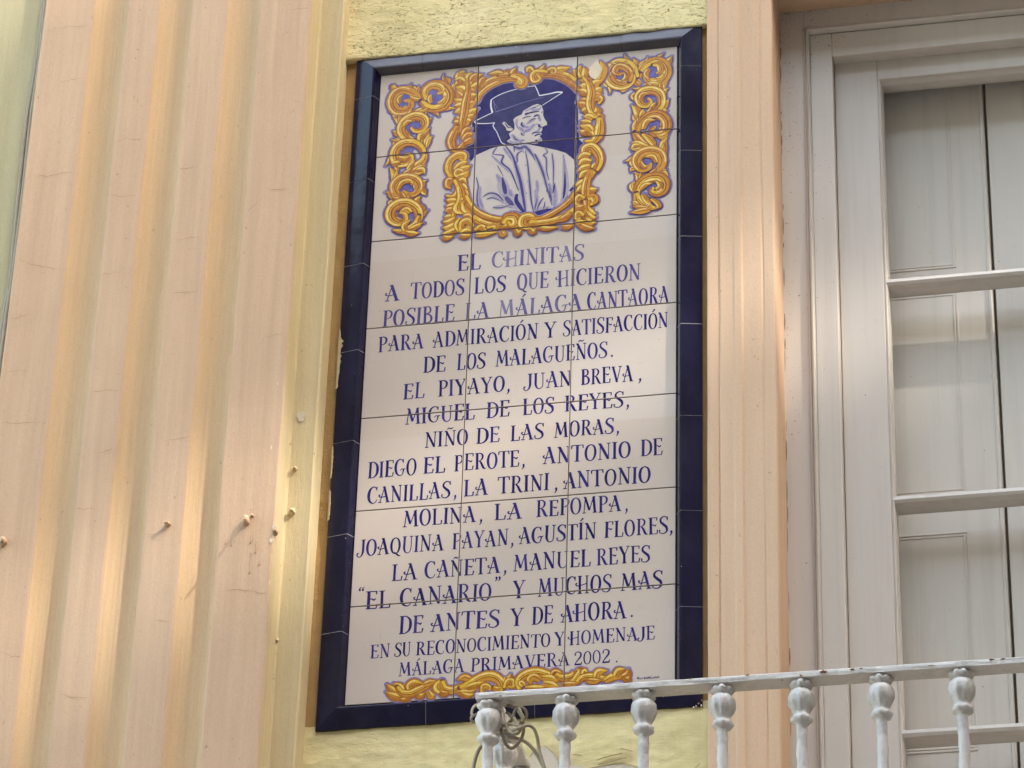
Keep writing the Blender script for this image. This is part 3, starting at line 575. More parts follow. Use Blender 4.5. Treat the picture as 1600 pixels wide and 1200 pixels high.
def inscribe(P, txt, x0, x1, z, cap, ink):
    """x0, x1, z, cap in mm"""
    gap = 5
    if txt in '.,“”': sx = cap / 100; ox = x0
    else:
        tot = sum(GL[c][0] for c in txt) + gap * (len(txt) - 1); sx = (x1 - x0) / tot; ox = x0
    for c in txt:
        wd, st = GL[c]; jr = random.uniform(-0.018, 0.018); js = random.uniform(0.97, 1.03); jz = random.uniform(-0.5, 0.5); ji = ink + random.uniform(-0.14, 0.06)
        for sm, pts in st:
            q = catmull(pts, 5) if sm else [tuple(a_ + (b_ - a_) * k / 3 for a_, b_ in zip(pts[0], pts[1])) for k in range(4)]
            ws = (sx + cap / 100) / 2 if txt not in '.,“”' else cap / 100
            sk = random.uniform(0.92, 1.1)
            R_ = []
            for x, y, w_ in q:
                yy = y * js; xx = x + yy * jr
                R_.append(((ox + xx * sx) / 1000, (z + jz + yy * cap / 100) / 1000, w_ * ws * sk * 1.03 / 1000))
            LY[0] += 1
            P.ribbon(R_, -0.00012 - (LY[0] % 40) * 3e-6, 0, max(0.2, min(1, ji + random.uniform(-0.08, 0.05))))
        ox += (wd + gap) * sx
LY = [0]
WORDS = [["EL",-126.1,-80.2,-485.9,1,0.85],["CHINITAS",-59.2,121.1,-485.9,1,0.5],["A",-266,-238.2,-541.1,2,0.8],["TODOS",-215.8,-110,-541.4,2,0.8],["LOS",-91.3,-29.4,-541.8,2,0.75],["QUE",-7.9,53.2,-542.1,2,0.6],["HICIERON",69.9,230.4,-542.5,2,0.75],["POSIBLE",-268.5,-127.8,-599.3,3,0.75],["LA",-106.8,-60.3,-599.4,3,0.7],["MÁLAGA",-41.7,118.4,-599.6,3,0.55],["CANTAORA",129.4,285.3,-599.9,3,0.85],["PARA",-274,-185.6,-655.4,4,1],["ADMIRACIÓN",-167.7,35.4,-655.1,4,1],["Y",47.6,70.6,-654.8,4,1],["SATISFACCIÓN",83.7,283.7,-654.6,4,0.95],["DE",-184.5,-140.7,-710.4,5,1],["LOS",-119.2,-63.7,-710.2,5,1],["MALAGUEÑOS",-44.1,169.3,-709.7,5,0.95],[".",175,179.1,-709.4,5,1],["EL",-220.7,-179.4,-765.3,6,1],["PIYAYO",-153.4,-25.2,-765.5,6,1],[",",-21.7,-16.7,-765.6,6,1],["JUAN",12.9,101.9,-765.7,6,1],["BREVA",119.6,218.3,-765.9,6,1],[",",227.8,233.4,-766,6,1],["MIGUEL",-213.3,-80.7,-821,7,1],["DE",-59,-14.5,-820.9,7,1],["LOS",10.9,70,-820.9,7,1],["REYES",89.8,201.2,-820.8,7,1],[",",205.3,210.7,-820.7,7,1],["NIÑO",-174.5,-91.5,-874.8,8,1],["DE",-76.7,-31.6,-875,8,1],["LAS",-11.2,52,-875.2,8,1],["MORAS",71.7,183.9,-875.5,8,1],[",",187.3,192.4,-875.7,8,1],["DIEGO",-280.9,-187.9,-931.3,9,1],["EL",-174.9,-133.2,-931.1,9,1],["PEROTE",-116.4,7.1,-930.8,9,1],[",",11.2,16.9,-930.7,9,1],["ANTONIO",51,215.8,-930.4,9,1],["DE",233.7,274.9,-930.2,9,1],["CANILLAS",-279,-121.1,-986.1,10,1],[",",-115.9,-110.7,-986.2,10,1],["LA",-96.1,-50.9,-986.2,10,1],["TRINI",-31.3,64.2,-986.2,10,1],[",",73.6,79.9,-986.3,10,1],["ANTONIO",90.4,253,-986.3,10,1],["MOLINA",-208.1,-71.5,-1041.5,11,1],[",",-65.2,-59.8,-1041.5,11,1],["LA",-36.7,14.5,-1041.6,11,1],["REPOMPA",41.3,198.8,-1041.6,11,1],[",",205.4,210.7,-1041.6,11,1],["JOAQUINA",-291.2,-129.8,-1095.9,12,1],["PAYAN",-113.9,-9.3,-1095.6,12,1],[",",-5.3,0.1,-1095.5,12,1],["AGUSTÍN",10.7,153.9,-1095.4,12,1],["FLORES",168.5,286.2,-1095.1,12,1],[",",287.8,292.8,-1095,12,1],["LA",-225.1,-176.9,-1152.5,13,1],["CAÑETA",-163.2,-22.9,-1152,13,1],[",",-17,-11.3,-1151.7,13,1],["MANUEL",2.3,144.4,-1151.3,13,1],["REYES",155,253.5,-1150.8,13,1],["“",-284.7,-275.7,-1206.9,14,1],["EL",-271.2,-224.2,-1206.9,14,1],["CANARIO",-207,-36.7,-1206.7,14,1],["”",-31.6,-21.2,-1206.6,14,1],["Y",2,24.3,-1206.5,14,1],["MUCHOS",49,183.2,-1206.4,14,1],["MAS",200.6,276.3,-1206.2,14,1],["DE",-206.7,-161.1,-1262.7,15,0.85],["ANTES",-147.8,-20,-1262.5,15,0.9],["Y",-0.9,22.9,-1262.4,15,1],["DE",38.5,77.3,-1262.4,15,0.95],["AHORA",91.6,210.8,-1262.2,15,0.95],[".",218,221.9,-1262.1,15,1],["EN",-256.8,-221.2,-1308.7,16,0.95],["SU",-212.4,-182.2,-1308.7,16,0.95],["RECONOCIMIENTO",-172.9,74,-1308.8,16,0.95],["Y",81.6,100.1,-1308.9,16,1],["HOMENAJE",107.8,262.8,-1308.9,16,0.95],["MÁLAGA",-202.5,-82.5,-1348.5,17,0.9],["PRIMAVERA",-70.7,109.6,-1349.1,17,0.95],["2002",117.6,182.2,-1349.5,17,0.95],[".",192.6,196.7,-1349.7,17,1]]
for ln in range(1, 18):
    le = bpy.data.objects.new('inscription_line', None); COL.objects.link(le); le.parent = plq; le.empty_display_size = 0.02
    le.location = Vector((0, 0, [w_ for w_ in WORDS if w_[4] == ln][0][3] / 1000)) - Vector(plq.location)
    P = None; open_q = False
    for txt, x0, x1, z, _, ink in [w_ for w_ in WORDS if w_[4] == ln]:
        if P and txt not in ',.”' and not open_q: P.build('word', [INK], le); P = None
        if P is None: P = Paint()
        inscribe(P, txt, x0, x1, z, CAP[ln], ink * 0.97)
        open_q = txt == '“'
    P.build('word', [INK], le)
(sx0, sz0), (sx1, sz1) = [[231.5,-1385.9],[275.5,-1385.9]]
P = Paint(); n_ = 11; cw = (sx1 - sx0) / n_
def sg(i, pts): P.ribbon(catmull([((sx0 + (i + x) * cw) / 1000, (sz0 + (sz1 - sz0) * (i + x) / n_ + y * 4.2) / 1000, 0.0010) for x, y in pts], 3), -0.0002 - i * 4e-6, 0, 0.95)
sg(0, [(.2, 0), (.2, 1)]); sg(0, [(.1, 1), (.8, .9), (.7, .5), (.2, .5)]); sg(0, [(.4, .5), (1, 0)])           # R
sg(1, [(.2, .6), (.3, .05), (.8, .1), (.9, .6)]); sg(2, [(.4, .6), (.4, 0)]); sg(3, [(.0, .6), (.8, .6), (.1, 0), (.9, 0)])   # u i z
sg(4, [(.9, 0), (.4, 0), (.3, .5), (.9, .5)]); sg(4, [(.95, 1), (.95, 0)]); sg(5, [(.2, .3), (.9, .4), (.6, .65), (.2, .3), (.9, 0)])  # d e
sg(6, [(.3, 1.2), (.3, 0), (1, 0)]); sg(7, [(.2, .6), (.3, .05), (.8, .1), (.9, .6)]); sg(8, [(.1, 0), (.2, .7), (.8, 0), (.9, .7)]); sg(9, [(.1, 0), (.5, .8), (.9, 0)]); sg(9, [(.2, .3), (.8, .3)])
P.build('signature', [INK], plq)

# ---- painted scrollwork
BROWN = glaze('sienna_line_glaze', (0.17, 0.045, 0.010), (0.24, 0.07, 0.015))
VIOLET = glaze('violet_ground_glaze', (0.085, 0.07, 0.27), (0.15, 0.125, 0.33), sc=50)
MATS = [HALO, LINE, ORANGE, AMBER, GOLD, PALE, BROWN, VIOLET]
def off(P, k):
    """shift a ribbon sideways by k times its width"""
    out = []; n = len(P)
    for i, (x, z, w_) in enumerate(P):
        a_ = P[max(0, i - 1)]; c = P[min(n - 1, i + 1)]; dx, dz = c[0] - a_[0], c[1] - a_[1]; L = math.hypot(dx, dz) or 1
        out.append((x - dz / L * w_ * k, z + dx / L * w_ * k, w_))
    return out
def lobes(q, frac):
    """acanthus lobes budding from the outer and inner side of a scroll"""
    cx = sum(p[0] for p in q) / len(q); cz = sum(p[1] for p in q) / len(q); out = []; n = len(q)
    for k, fr in enumerate(frac):
        i = max(1, min(n - 2, int(fr * n))); x, z, w_ = q[i]; dx, dz = q[i + 1][0] - q[i - 1][0], q[i + 1][1] - q[i - 1][1]; L = math.hypot(dx, dz) or 1; tx, tz = dx / L, dz / L
        nx, nz = -tz, tx
        if (x - cx) * nx + (z - cz) * nz < 0: nx, nz = -nx, -nz
        io = 1 if k % 2 == 0 else -1
        ln = w_ * random.uniform(0.8, 1.15) * (1 if io > 0 else 1.5); nx *= io; nz *= io; bw = w_ * (0.42 if io > 0 else 0.5)
        if not -0.283 < x + nx * w_ * 0.95 + tx * ln * 0.8 < 0.281: continue
        out.append(('L', [(x + nx * w_ * 0.1 - tx * ln * 0.3, z + nz * w_ * 0.1 - tz * ln * 0.3, bw * 0.7), (x + nx * w_ * 0.42 + tx * ln * 0.15, z + nz * w_ * 0.42 + tz * ln * 0.15, bw), (x + nx * w_ * 0.66 + tx * ln * 0.55, z + nz * w_ * 0.66 + tz * ln * 0.55, bw * 0.75), (x + nx * w_ * 0.95 + tx * ln * 0.8, z + nz * w_ * 0.95 + tz * ln * 0.8, bw * 0.12)]))
    return out
def ornament(strokes, bud=(), ground=None, wide=1.34):
    P = Paint(); y0 = -0.00010; ST = []
    for kind, pts in strokes:
        q = [(a_ / 1000, b_ / 1000, max(c * wide / 1000, 0.0006)) for a_, b_, c in pts]
        if kind == 'S' and bud and len(q) > 6: ST += lobes(q, bud)
        ST.append((kind, q))
    ST = [(k, catmull(q, 5)) for k, q in ST]
    for kind, q in ST:
        P.ribbon([(x, z, max(w_, 0.002) + 0.0092) for x, z, w_ in q], y0, 0); y0 -= 1.0e-6
        for (x, z, w_) in (q[0], q[-1]):
            r = max(w_, 0.002) / 2 + 0.0045; P.poly([(x + r * math.cos(t * math.pi / 5), z + r * math.sin(t * math.pi / 5)) for t in range(10)], y0, 0); y0 -= 1.0e-6
    y0 -= 4e-6
    for kind, q in ST:
        if not ground: P.ribbon([(x, z, w_ + 0.0042) for x, z, w_ in q], y0, 7); y0 -= 1.0e-6
        if kind == 'S' and len(q) > 35 and not ground: P.poly([p[:2] for p in q[len(q) // 6:len(q) - len(q) // 5]], y0, 7); y0 -= 1.0e-6
        if ground: P.ribbon([(x, z, w_ + 0.0045) for x, z, w_ in q], y0, ground); y0 -= 1.0e-6
    y0 -= 4e-6
    for kind, q in ST:
        h = len(q) // 2; dx, dz = q[min(h + 1, len(q) - 1)][0] - q[h - 1][0], q[min(h + 1, len(q) - 1)][1] - q[h - 1][1]
        sd = 1 if (-dz * -0.6 + dx * 0.8) > 0 else -1          # the brush puts the yellow on the upper left side
        P.ribbon([(x, z, w_ + 0.0016) for x, z, w_ in q], y0, 1 if not ground else 6); y0 -= 2e-6
        for (x, z, w_) in ((q[0], q[-1]) if kind == 'S' else ()):
            P.poly([(x + (w_ / 2 + 0.0008) * math.cos(t * math.pi / 5), z + (w_ / 2 + 0.0008) * math.sin(t * math.pi / 5)) for t in range(10)], y0, 1 if not ground else 6); y0 -= 1.2e-6
        P.ribbon(q, y0, 2 if random.random() < 0.65 else 3); y0 -= 2e-6
        if kind == 'S':
            x, z, w_ = q[-1]; P.poly([(x + w_ / 2 * math.cos(t * math.pi / 5), z + w_ / 2 * math.sin(t * math.pi / 5)) for t in range(10)], y0, 3); y0 -= 1.2e-6
            P.poly([(x + sd * 0.0003 + w_ * 0.28 * math.cos(t * math.pi / 4), z + 0.0004 + w_ * 0.28 * math.sin(t * math.pi / 4)) for t in range(8)], y0, 4); y0 -= 1.2e-6
        P.ribbon([(x, z, w_ * (0.52 if kind != 'B' else 0.55)) for x, z, w_ in off(q, 0.17 * sd)], y0, 4 if random.random() < 0.8 else 3); y0 -= 2e-6
        n = len(q)
        if kind in 'SB':
            P.ribbon([(x, z, max(0.0004, w_ * 0.11)) for x, z, w_ in off(q, -0.10 * sd)][n // 8: n - n // 8], y0, 6); y0 -= 1.5e-6
            P.ribbon([(x, z, max(0.0004, w_ * 0.10)) for x, z, w_ in off(q, 0.10 * sd)][n // 4: n - n // 6], y0, 2); y0 -= 1.5e-6
            P.ribbon([(x, z, w_ * 0.13) for x, z, w_ in off(q, -0.27 * sd)][n // 6: n - n // 4], y0, 3); y0 -= 1.5e-6
        else:
            P.ribbon([(x, z, max(0.0005, w_ * 0.16 * (1 - i / n))) for i, (x, z, w_) in enumerate(off(q, 0.0))][: max(3, int(n * 0.75))], y0, 6); y0 -= 1.5e-6
        P.ribbon([(x, z, w_ * 0.12) for x, z, w_ in off(q, 0.28 * sd)][n // 5: max(n // 5 + 3, n - n // 4)], y0, 5); y0 -= 2e-6
    return P
o = ornament([["L",[[-241.6,-45.1,6.7],[-256,-40,9.4],[-264.5,-40.7,10.2],[-274.1,-31,8.9],[-270.8,-26.3,1]]],["L",[[-223,-50.7,6.2],[-230.5,-41.3,9.4],[-245,-31.9,0.9]]],["L",[[-214.1,-62,6.2],[-221.7,-47.5,9.4],[-220.8,-35.7,0.9]]],["L",[[-174,-41.2,6.7],[-165.8,-35.4,9.9],[-161.1,-29.1,9.5],[-166.3,-21.7,1]]],["L",[[-226.6,-99.5,6.1],[-215.5,-95.7,9.3],[-203.2,-87,0.9]]],["L",[[-246.4,-97.2,4.5],[-236.4,-100,6.8],[-226.8,-94.4,0.7]]],["L",[[-271.2,-79,7.9],[-272.2,-89.1,11.9],[-261.7,-102.2,1.2]]],["S",[[-210.6,-77.7,8.3],[-222.6,-61,10.7],[-235.8,-48.4,12.7],[-251.7,-41.4,14.2],[-265.7,-45.7,15.3],[-273.5,-60.1,16],[-272.7,-77.2,16.2],[-263.6,-91.8,15.9],[-250.7,-95,13.8],[-239.6,-91.2,11.7],[-233.8,-80,9.6],[-237,-70.3,7.5],[-246.2,-69.3,5.4]]],["L",[[-216.6,-70.2,5.6],[-229.4,-67,8.5],[-238.3,-57.4,0.9]]],["L",[[-257.3,-73.9,5.1],[-260,-61.7,7.7],[-251.2,-52.5,0.8]]],["S",[[-213.6,-73.9,9.2],[-201.7,-88.9,12.3],[-187.4,-95.6,14.7],[-170.6,-92.5,16.4],[-159.9,-78.6,17.4],[-159.9,-59.9,17.8],[-171.2,-41.6,17.1],[-188.4,-34.4,14.3],[-205.1,-41,11.5],[-210,-57.4,8.7],[-205.2,-73.2,5.9]]],["S",[[-202.4,-71.9,6.6],[-206.1,-51.1,10.5],[-193.9,-38.9,12.5],[-178.2,-42.4,12.2],[-172.1,-53.4,8.2],[-180.4,-59.2,4.2]]],["L",[[-193.6,-81.4,5],[-196.9,-69.1,7.6],[-193,-59.4,0.8]]],["L",[[-179.4,-83,5],[-169.7,-79.1,7.6],[-164.6,-66.1,0.8]]],["L",[[-251.4,-142.1,6.7],[-253.5,-126.7,9.9],[-259.7,-114.2,9.5],[-269.2,-108.1,1]]],["L",[[-201.3,-132.8,6.1],[-197.4,-124.8,9.3],[-190.7,-117.2,0.9]]],["L",[[-255.1,-153.4,6.7],[-261.1,-146,10.1],[-268.4,-140.2,1]]],["L",[[-212.2,-175.1,9.4],[-210.1,-158.6,13.9],[-202,-151.2,13.4],[-193.9,-142,1.4]]],["L",[[-204.6,-189.3,7.8],[-198.3,-173.3,11.8],[-194.8,-155.3,1.2]]],["L",[[-197.7,-186.7,5],[-194.2,-170.5,7.6],[-187.5,-162.9,0.8]]],["L",[[-230.8,-164.6,5],[-236.9,-153.8,7.6],[-241.6,-141.6,0.8]]],["S",[[-206,-189.1,7.8],[-223.5,-172.1,10.3],[-242.2,-159.9,12.2],[-252.1,-142,13.7],[-249.4,-123.8,14.7],[-237.3,-111.8,15.2],[-220.6,-108.6,15.2],[-206.2,-117.1,13.7],[-202.7,-132.6,11.6],[-210.6,-145.1,9.4],[-223.2,-145.4,7.2],[-230.6,-137.8,5.1]]],["L",[[-247.7,-132.5,5.6],[-239.7,-121.6,8.5],[-228.5,-121.2,0.8]]],["L",[[-250.2,-170.7,6.7],[-261.4,-169.5,10.1],[-266.8,-175.5,1]]],["S",[[-202.6,-202.8,8.3],[-210.3,-185.3,11.1],[-227.6,-173.3,13.2],[-247.3,-172.8,14.8],[-260,-184.7,15.7],[-262.7,-202.7,16],[-255,-218.5,15.3],[-240.9,-221.8,12.8],[-229.3,-214.8,10.3],[-230.5,-203,7.8],[-240.4,-200.2,5.3]]],["L",[[-249.8,-218.1,7.8],[-260.8,-220.2,11.8],[-269.4,-216.8,1.2]]],["L",[[-254.5,-206,6.7],[-243.1,-210.6,10.1],[-230.8,-205.3,1]]],["S",[[-200.1,-203.8,6.9],[-203.7,-218.4,11.8],[-214.4,-228.8,13.4],[-225.2,-237.5,9.7],[-234.6,-246.4,4.5]]],["L",[[-229,-245.3,8.8],[-216.7,-240.1,13],[-205.8,-234.7,12.5],[-199,-230.5,1.3]]],["L",[[-216.7,-241.7,7.7],[-205.5,-241.3,11.7],[-199.5,-251.9,1.2]]],["L",[[-233.4,-241.5,6.6],[-228.4,-228.8,10.1],[-220.6,-214.8,1]]],["L",[[-261.2,-273.1,8.3],[-259.1,-258.5,12.2],[-261.2,-243.4,11.8],[-270.3,-228.3,1.3]]],["L",[[-203.6,-287.7,6.6],[-202.8,-273,10],[-194.7,-267.3,1]]],["L",[[-203.8,-284.4,6.6],[-199.2,-294.7,10],[-194.7,-302.6,1]]],["L",[[-255.7,-301.6,7.7],[-264.5,-292.5,11.7],[-272.5,-284.2,1.2]]],["L",[[-249.9,-308.8,6.6],[-259.7,-306.1,10],[-267,-298.8,1]]],["S",[[-224.7,-313.2,8.2],[-243.1,-304.7,10.8],[-256.3,-290.1,12.8],[-260.4,-274.8,14.3],[-254.7,-262.3,15.4],[-242.5,-255.4,15.9],[-225.7,-258.1,15.9],[-212.7,-268.6,14.3],[-209.3,-283.8,12.1],[-218.4,-297.5,9.8],[-231,-296.2,7.6],[-239,-288.7,5.3]]],["L",[[-251,-282.5,6.1],[-243.4,-266.8,8.9],[-229.6,-265.1,8.6],[-220.8,-274.3,0.9]]],["L",[[-245.2,-289.7,4.4],[-239.1,-301.8,6.7],[-228.9,-311.1,0.7]]],["L",[[-211.7,-326.1,7.7],[-212.3,-313,11.7],[-205.7,-303.9,1.2]]],["L",[[-209.1,-323.1,7.7],[-201.6,-335.3,11.6],[-203.9,-346.5,1.2]]],["L",[[-260.4,-320.8,6.6],[-265,-312.1,10],[-268.8,-318.2,1]]],["S",[[-230.2,-377.8,8.6],[-214.1,-368.2,11],[-206.4,-352.7,13],[-211.4,-332.7,14.6],[-227.3,-317.9,15.8],[-245.4,-315.1,16.5],[-260.3,-324.1,16.7],[-265.1,-339.9,16.5],[-259.5,-355.1,14.2],[-246,-363.1,12.1],[-234.5,-357.8,9.9],[-234.4,-344.8,7.7],[-243,-339,5.6]]],["L",[[-223.5,-341.1,6.6],[-232.2,-332,10],[-244.6,-333.9,1]]],["S",[[-206.6,-349.5,6.4],[-211.4,-366.8,10.9],[-224.6,-378.4,12.5],[-241,-383.1,9],[-255,-378.4,4.2]]],["L",[[-224.6,-380,6.6],[-211,-375,9.9],[-199,-366.5,1]]],["L",[[-232.6,-385.6,7.1],[-218.6,-390.3,10.8],[-204.9,-390.2,1.1]]],["L",[[-232.7,-382.4,6.6],[-234.7,-369.2,10],[-222.8,-357.5,1]]]], (0.10, 0.34, 0.22, 0.46, 0.34, 0.56, 0.46, 0.64, 0.58)).build('scroll_ornament', MATS, plq)
o = ornament([["L",[[166.8,-40.8,6],[163.8,-30.2,9.1],[169.3,-22.4,0.9]]],["L",[[161.5,-63.8,6.6],[157.5,-75.1,9.9],[164.6,-86.1,1]]],["L",[[215.2,-46.6,6.6],[217.9,-33.4,9.9],[212.2,-20.8,1]]],["L",[[226.2,-44.5,6],[230.3,-34.9,9.1],[245.4,-22.3,0.9]]],["S",[[248.2,-25.2,6],[234.5,-37.1,9.6],[226.3,-53,11.4],[216.8,-72.1,11.1],[201.8,-83.8,7.5],[188.1,-91.4,3.9]]],["L",[[194.9,-88,6.5],[190.9,-94.2,9.9],[207.4,-89.5,1]]],["L",[[207.3,-81,6.5],[216.8,-73.8,9.9],[227.9,-78.5,1]]],["L",[[215.5,-77,5.5],[222.4,-84.5,8.2],[229.3,-80.3,0.8]]],["S",[[219.5,-67.4,8.1],[213.8,-44.7,10.7],[199.8,-29.5,12.7],[180.4,-25.5,14.2],[166.7,-37.4,15.2],[162.8,-57.2,15.7],[170,-74.9,15.7],[186.6,-85.3,14.2],[203.1,-82.2,11.9],[211.3,-69.7,9.7],[207,-54,7.5],[195.9,-46,5.3]]],["S",[[204.5,-75.7,6],[207,-57.4,9.1],[195.8,-40.9,11],[181.9,-35.8,11.6],[175.1,-46.8,9.9],[182.1,-54.4,6.9],[191.8,-53.9,3.9]]],["L",[[190.6,-72.3,4.9],[197.4,-64.7,7.4],[194.6,-52.6,0.7]]],["L",[[270.3,-39.7,8.7],[280,-37.5,13.2],[288.9,-24.2,1.3]]],["L",[[277.3,-52.4,6],[284.1,-49.8,9.1],[286.9,-45.1,0.9]]],["S",[[227.7,-53.2,8.1],[240,-37.7,11.1],[257.9,-30.6,13.4],[273.1,-41.7,14.8],[278.7,-61,15.6],[271.9,-78.7,15.6],[256.8,-85.3,13.4],[243,-78.6,10.7],[236,-64.3,8],[238.7,-54.5,5.2]]],["S",[[251,-40.8,6],[263.5,-42.3,10.9],[266.3,-57.8,9.9],[259.4,-62,3.9]]],["L",[[244.2,-50.1,6],[237.4,-61.1,9.1],[245.8,-77.2,0.9]]],["L",[[258.1,-75.3,5.4],[267.8,-74.8,8.2],[271.8,-63.5,0.8]]],["L",[[234.9,-89.4,7.6],[250,-87.8,11.5],[266.5,-88.1,1.2]]],["L",[[270.8,-127.1,6.5],[272.1,-110.5,9.8],[281.6,-101.6,1]]],["L",[[268,-113.4,5.4],[266.5,-103.2,8.2],[269.3,-98.5,0.8]]],["L",[[217.3,-120.8,6.5],[213.1,-111.9,9.9],[219.9,-102.7,1]]],["L",[[266.8,-149.9,7.6],[274.9,-140.9,11.5],[283.1,-128.5,1.1]]],["L",[[261.4,-157.6,6.5],[270.9,-153.7,9.8],[280.5,-154.9,1]]],["L",[[224.5,-168.3,8.7],[220.3,-147.8,13.1],[209.8,-133.3,1.3]]],["L",[[220.5,-172.8,6.5],[216.3,-164,9.8],[212.1,-156.9,1]]],["L",[[227.2,-163.6,5.4],[231.3,-154.1,8.2],[232.6,-145.9,0.8]]],["S",[[232.7,-165.9,7.6],[251.8,-156.5,10],[266.8,-143.3,11.9],[269.4,-125.3,13.3],[263.8,-109.6,14.3],[248.7,-101.1,14.8],[232.2,-102.5,14.8],[222.7,-114.7,13.4],[227,-131.9,11.3],[239.4,-138.4,9.1],[247.5,-131,7],[243.4,-122.2,4.9]]],["L",[[226.9,-123.6,6],[230.9,-110.7,9.1],[246,-109.1,0.9]]],["L",[[246.3,-149.2,4.9],[251.7,-139.9,7.4],[258.5,-132.3,0.7]]],["S",[[215.3,-200.3,5.1],[216.5,-183.9,9.3],[223.2,-171.4,8.4],[227.3,-165.3,3.3]]],["S",[[220.8,-202.6,8],[227.4,-178.5,11],[243.6,-162.2,13.2],[262.8,-161.1,14.7],[276.5,-176,15.4],[279.3,-194.5,15.4],[271.2,-208.4,13.2],[257.6,-208.5,10.6],[249.4,-199.3,7.9],[256.1,-191.8,5.2]]],["L",[[233,-194.1,6.5],[241,-175.2,9.8],[257.4,-175.4,1]]],["L",[[279.7,-210,7.5],[270.2,-215.5,11.4],[259.3,-211,1.1]]],["S",[[215.6,-199.4,6.8],[222.5,-215,12.4],[234.9,-229.6,11.2],[251.3,-236.4,4.4]]],["S",[[232,-204.6,5.9],[244.4,-217.5,10.8],[252.6,-230,9.8],[256.7,-240.3,3.8]]],["L",[[243.1,-238.7,8.1],[228.1,-230.5,11.9],[218.6,-226.1,11.4],[210.4,-223.5,1.2]]],["L",[[225.4,-231.8,6.5],[215.9,-232.4,9.8],[211.9,-243.4,1]]],["L",[[273.2,-268.3,8],[273.1,-248.7,11.8],[273,-232.3,11.4],[281.1,-218.4,1.2]]],["L",[[217.7,-281.7,7],[212.2,-269.6,10.6],[212.1,-258.2,1.1]]],["L",[[219.1,-285.1,5.4],[212.3,-286,8.1],[209.7,-292.2,0.8]]],["L",[[258.4,-297.6,8],[270.6,-287.6,12.1],[281.3,-274.1,1.2]]],["L",[[259.8,-304.3,6.4],[273.3,-300.9,9.7],[282.8,-310.1,1]]],["S",[[240.9,-307.1,8],[262.5,-293.2,10.6],[271.8,-276.3,12.7],[267.7,-256.3,14.2],[252.7,-246.4,15.2],[233.7,-247.5,15.5],[220.9,-260.8,14.9],[221.1,-277.2,12.4],[231.3,-289.7,10],[244.9,-288,7.6],[248.9,-278.6,5.1]]],["L",[[259.7,-276.6,5.9],[251.4,-261,8.9],[235.2,-260.8,0.9]]],["L",[[228.5,-271.5,4.8],[235.3,-283.6,7.3],[243.5,-281.3,0.7]]],["L",[[226.2,-321.6,8],[226.1,-307,12.2],[217.8,-294.7,1.2]]],["L",[[231.5,-310.9,5.3],[232.8,-304.5,8.1],[227.3,-297.4,0.8]]],["L",[[218.2,-340.2,6.9],[212.7,-326.6,10.5],[218,-315.9,1.1]]],["S",[[221.1,-359.9,8.4],[222.3,-335.8,11.5],[231.6,-317.4,13.8],[247.7,-309.4,15.3],[266.6,-311.5,16.1],[276.1,-327.2,16.1],[273.5,-343,13.8],[261.5,-349.8,11],[250.6,-343.7,8.2],[253.3,-336,5.4]]],["L",[[260.1,-339.9,6.4],[268.1,-331.1,9.7],[257.2,-317,1]]],["L",[[229,-336.5,5.3],[238.4,-326.2,8.1],[251.9,-324.5,0.8]]],["S",[[221,-343.7,7.5],[225.2,-361.9,13.8],[238.8,-376.3,12.4],[260.3,-383.4,4.8]]],["L",[[233.2,-348.3,6.4],[241.4,-363.7,9.7],[252.2,-376.1,1]]],["S",[[249.4,-359.7,4.2],[260.2,-369,7.6],[265.7,-379.2,6.9],[259,-383.3,2.7]]],["L",[[249.6,-383.9,6.4],[230.7,-378.6,9.7],[213.2,-373.5,1]]],["L",[[246.9,-385.2,6.9],[229.4,-386.5,10.5],[209.3,-387.5,1.1]]],["L",[[223.9,-371.4,5.3],[218.5,-366,8.1],[214.4,-362.4,0.8]]]], (0.10, 0.34, 0.22, 0.46, 0.34, 0.56, 0.46, 0.64, 0.58)).build('scroll_ornament', MATS, plq)
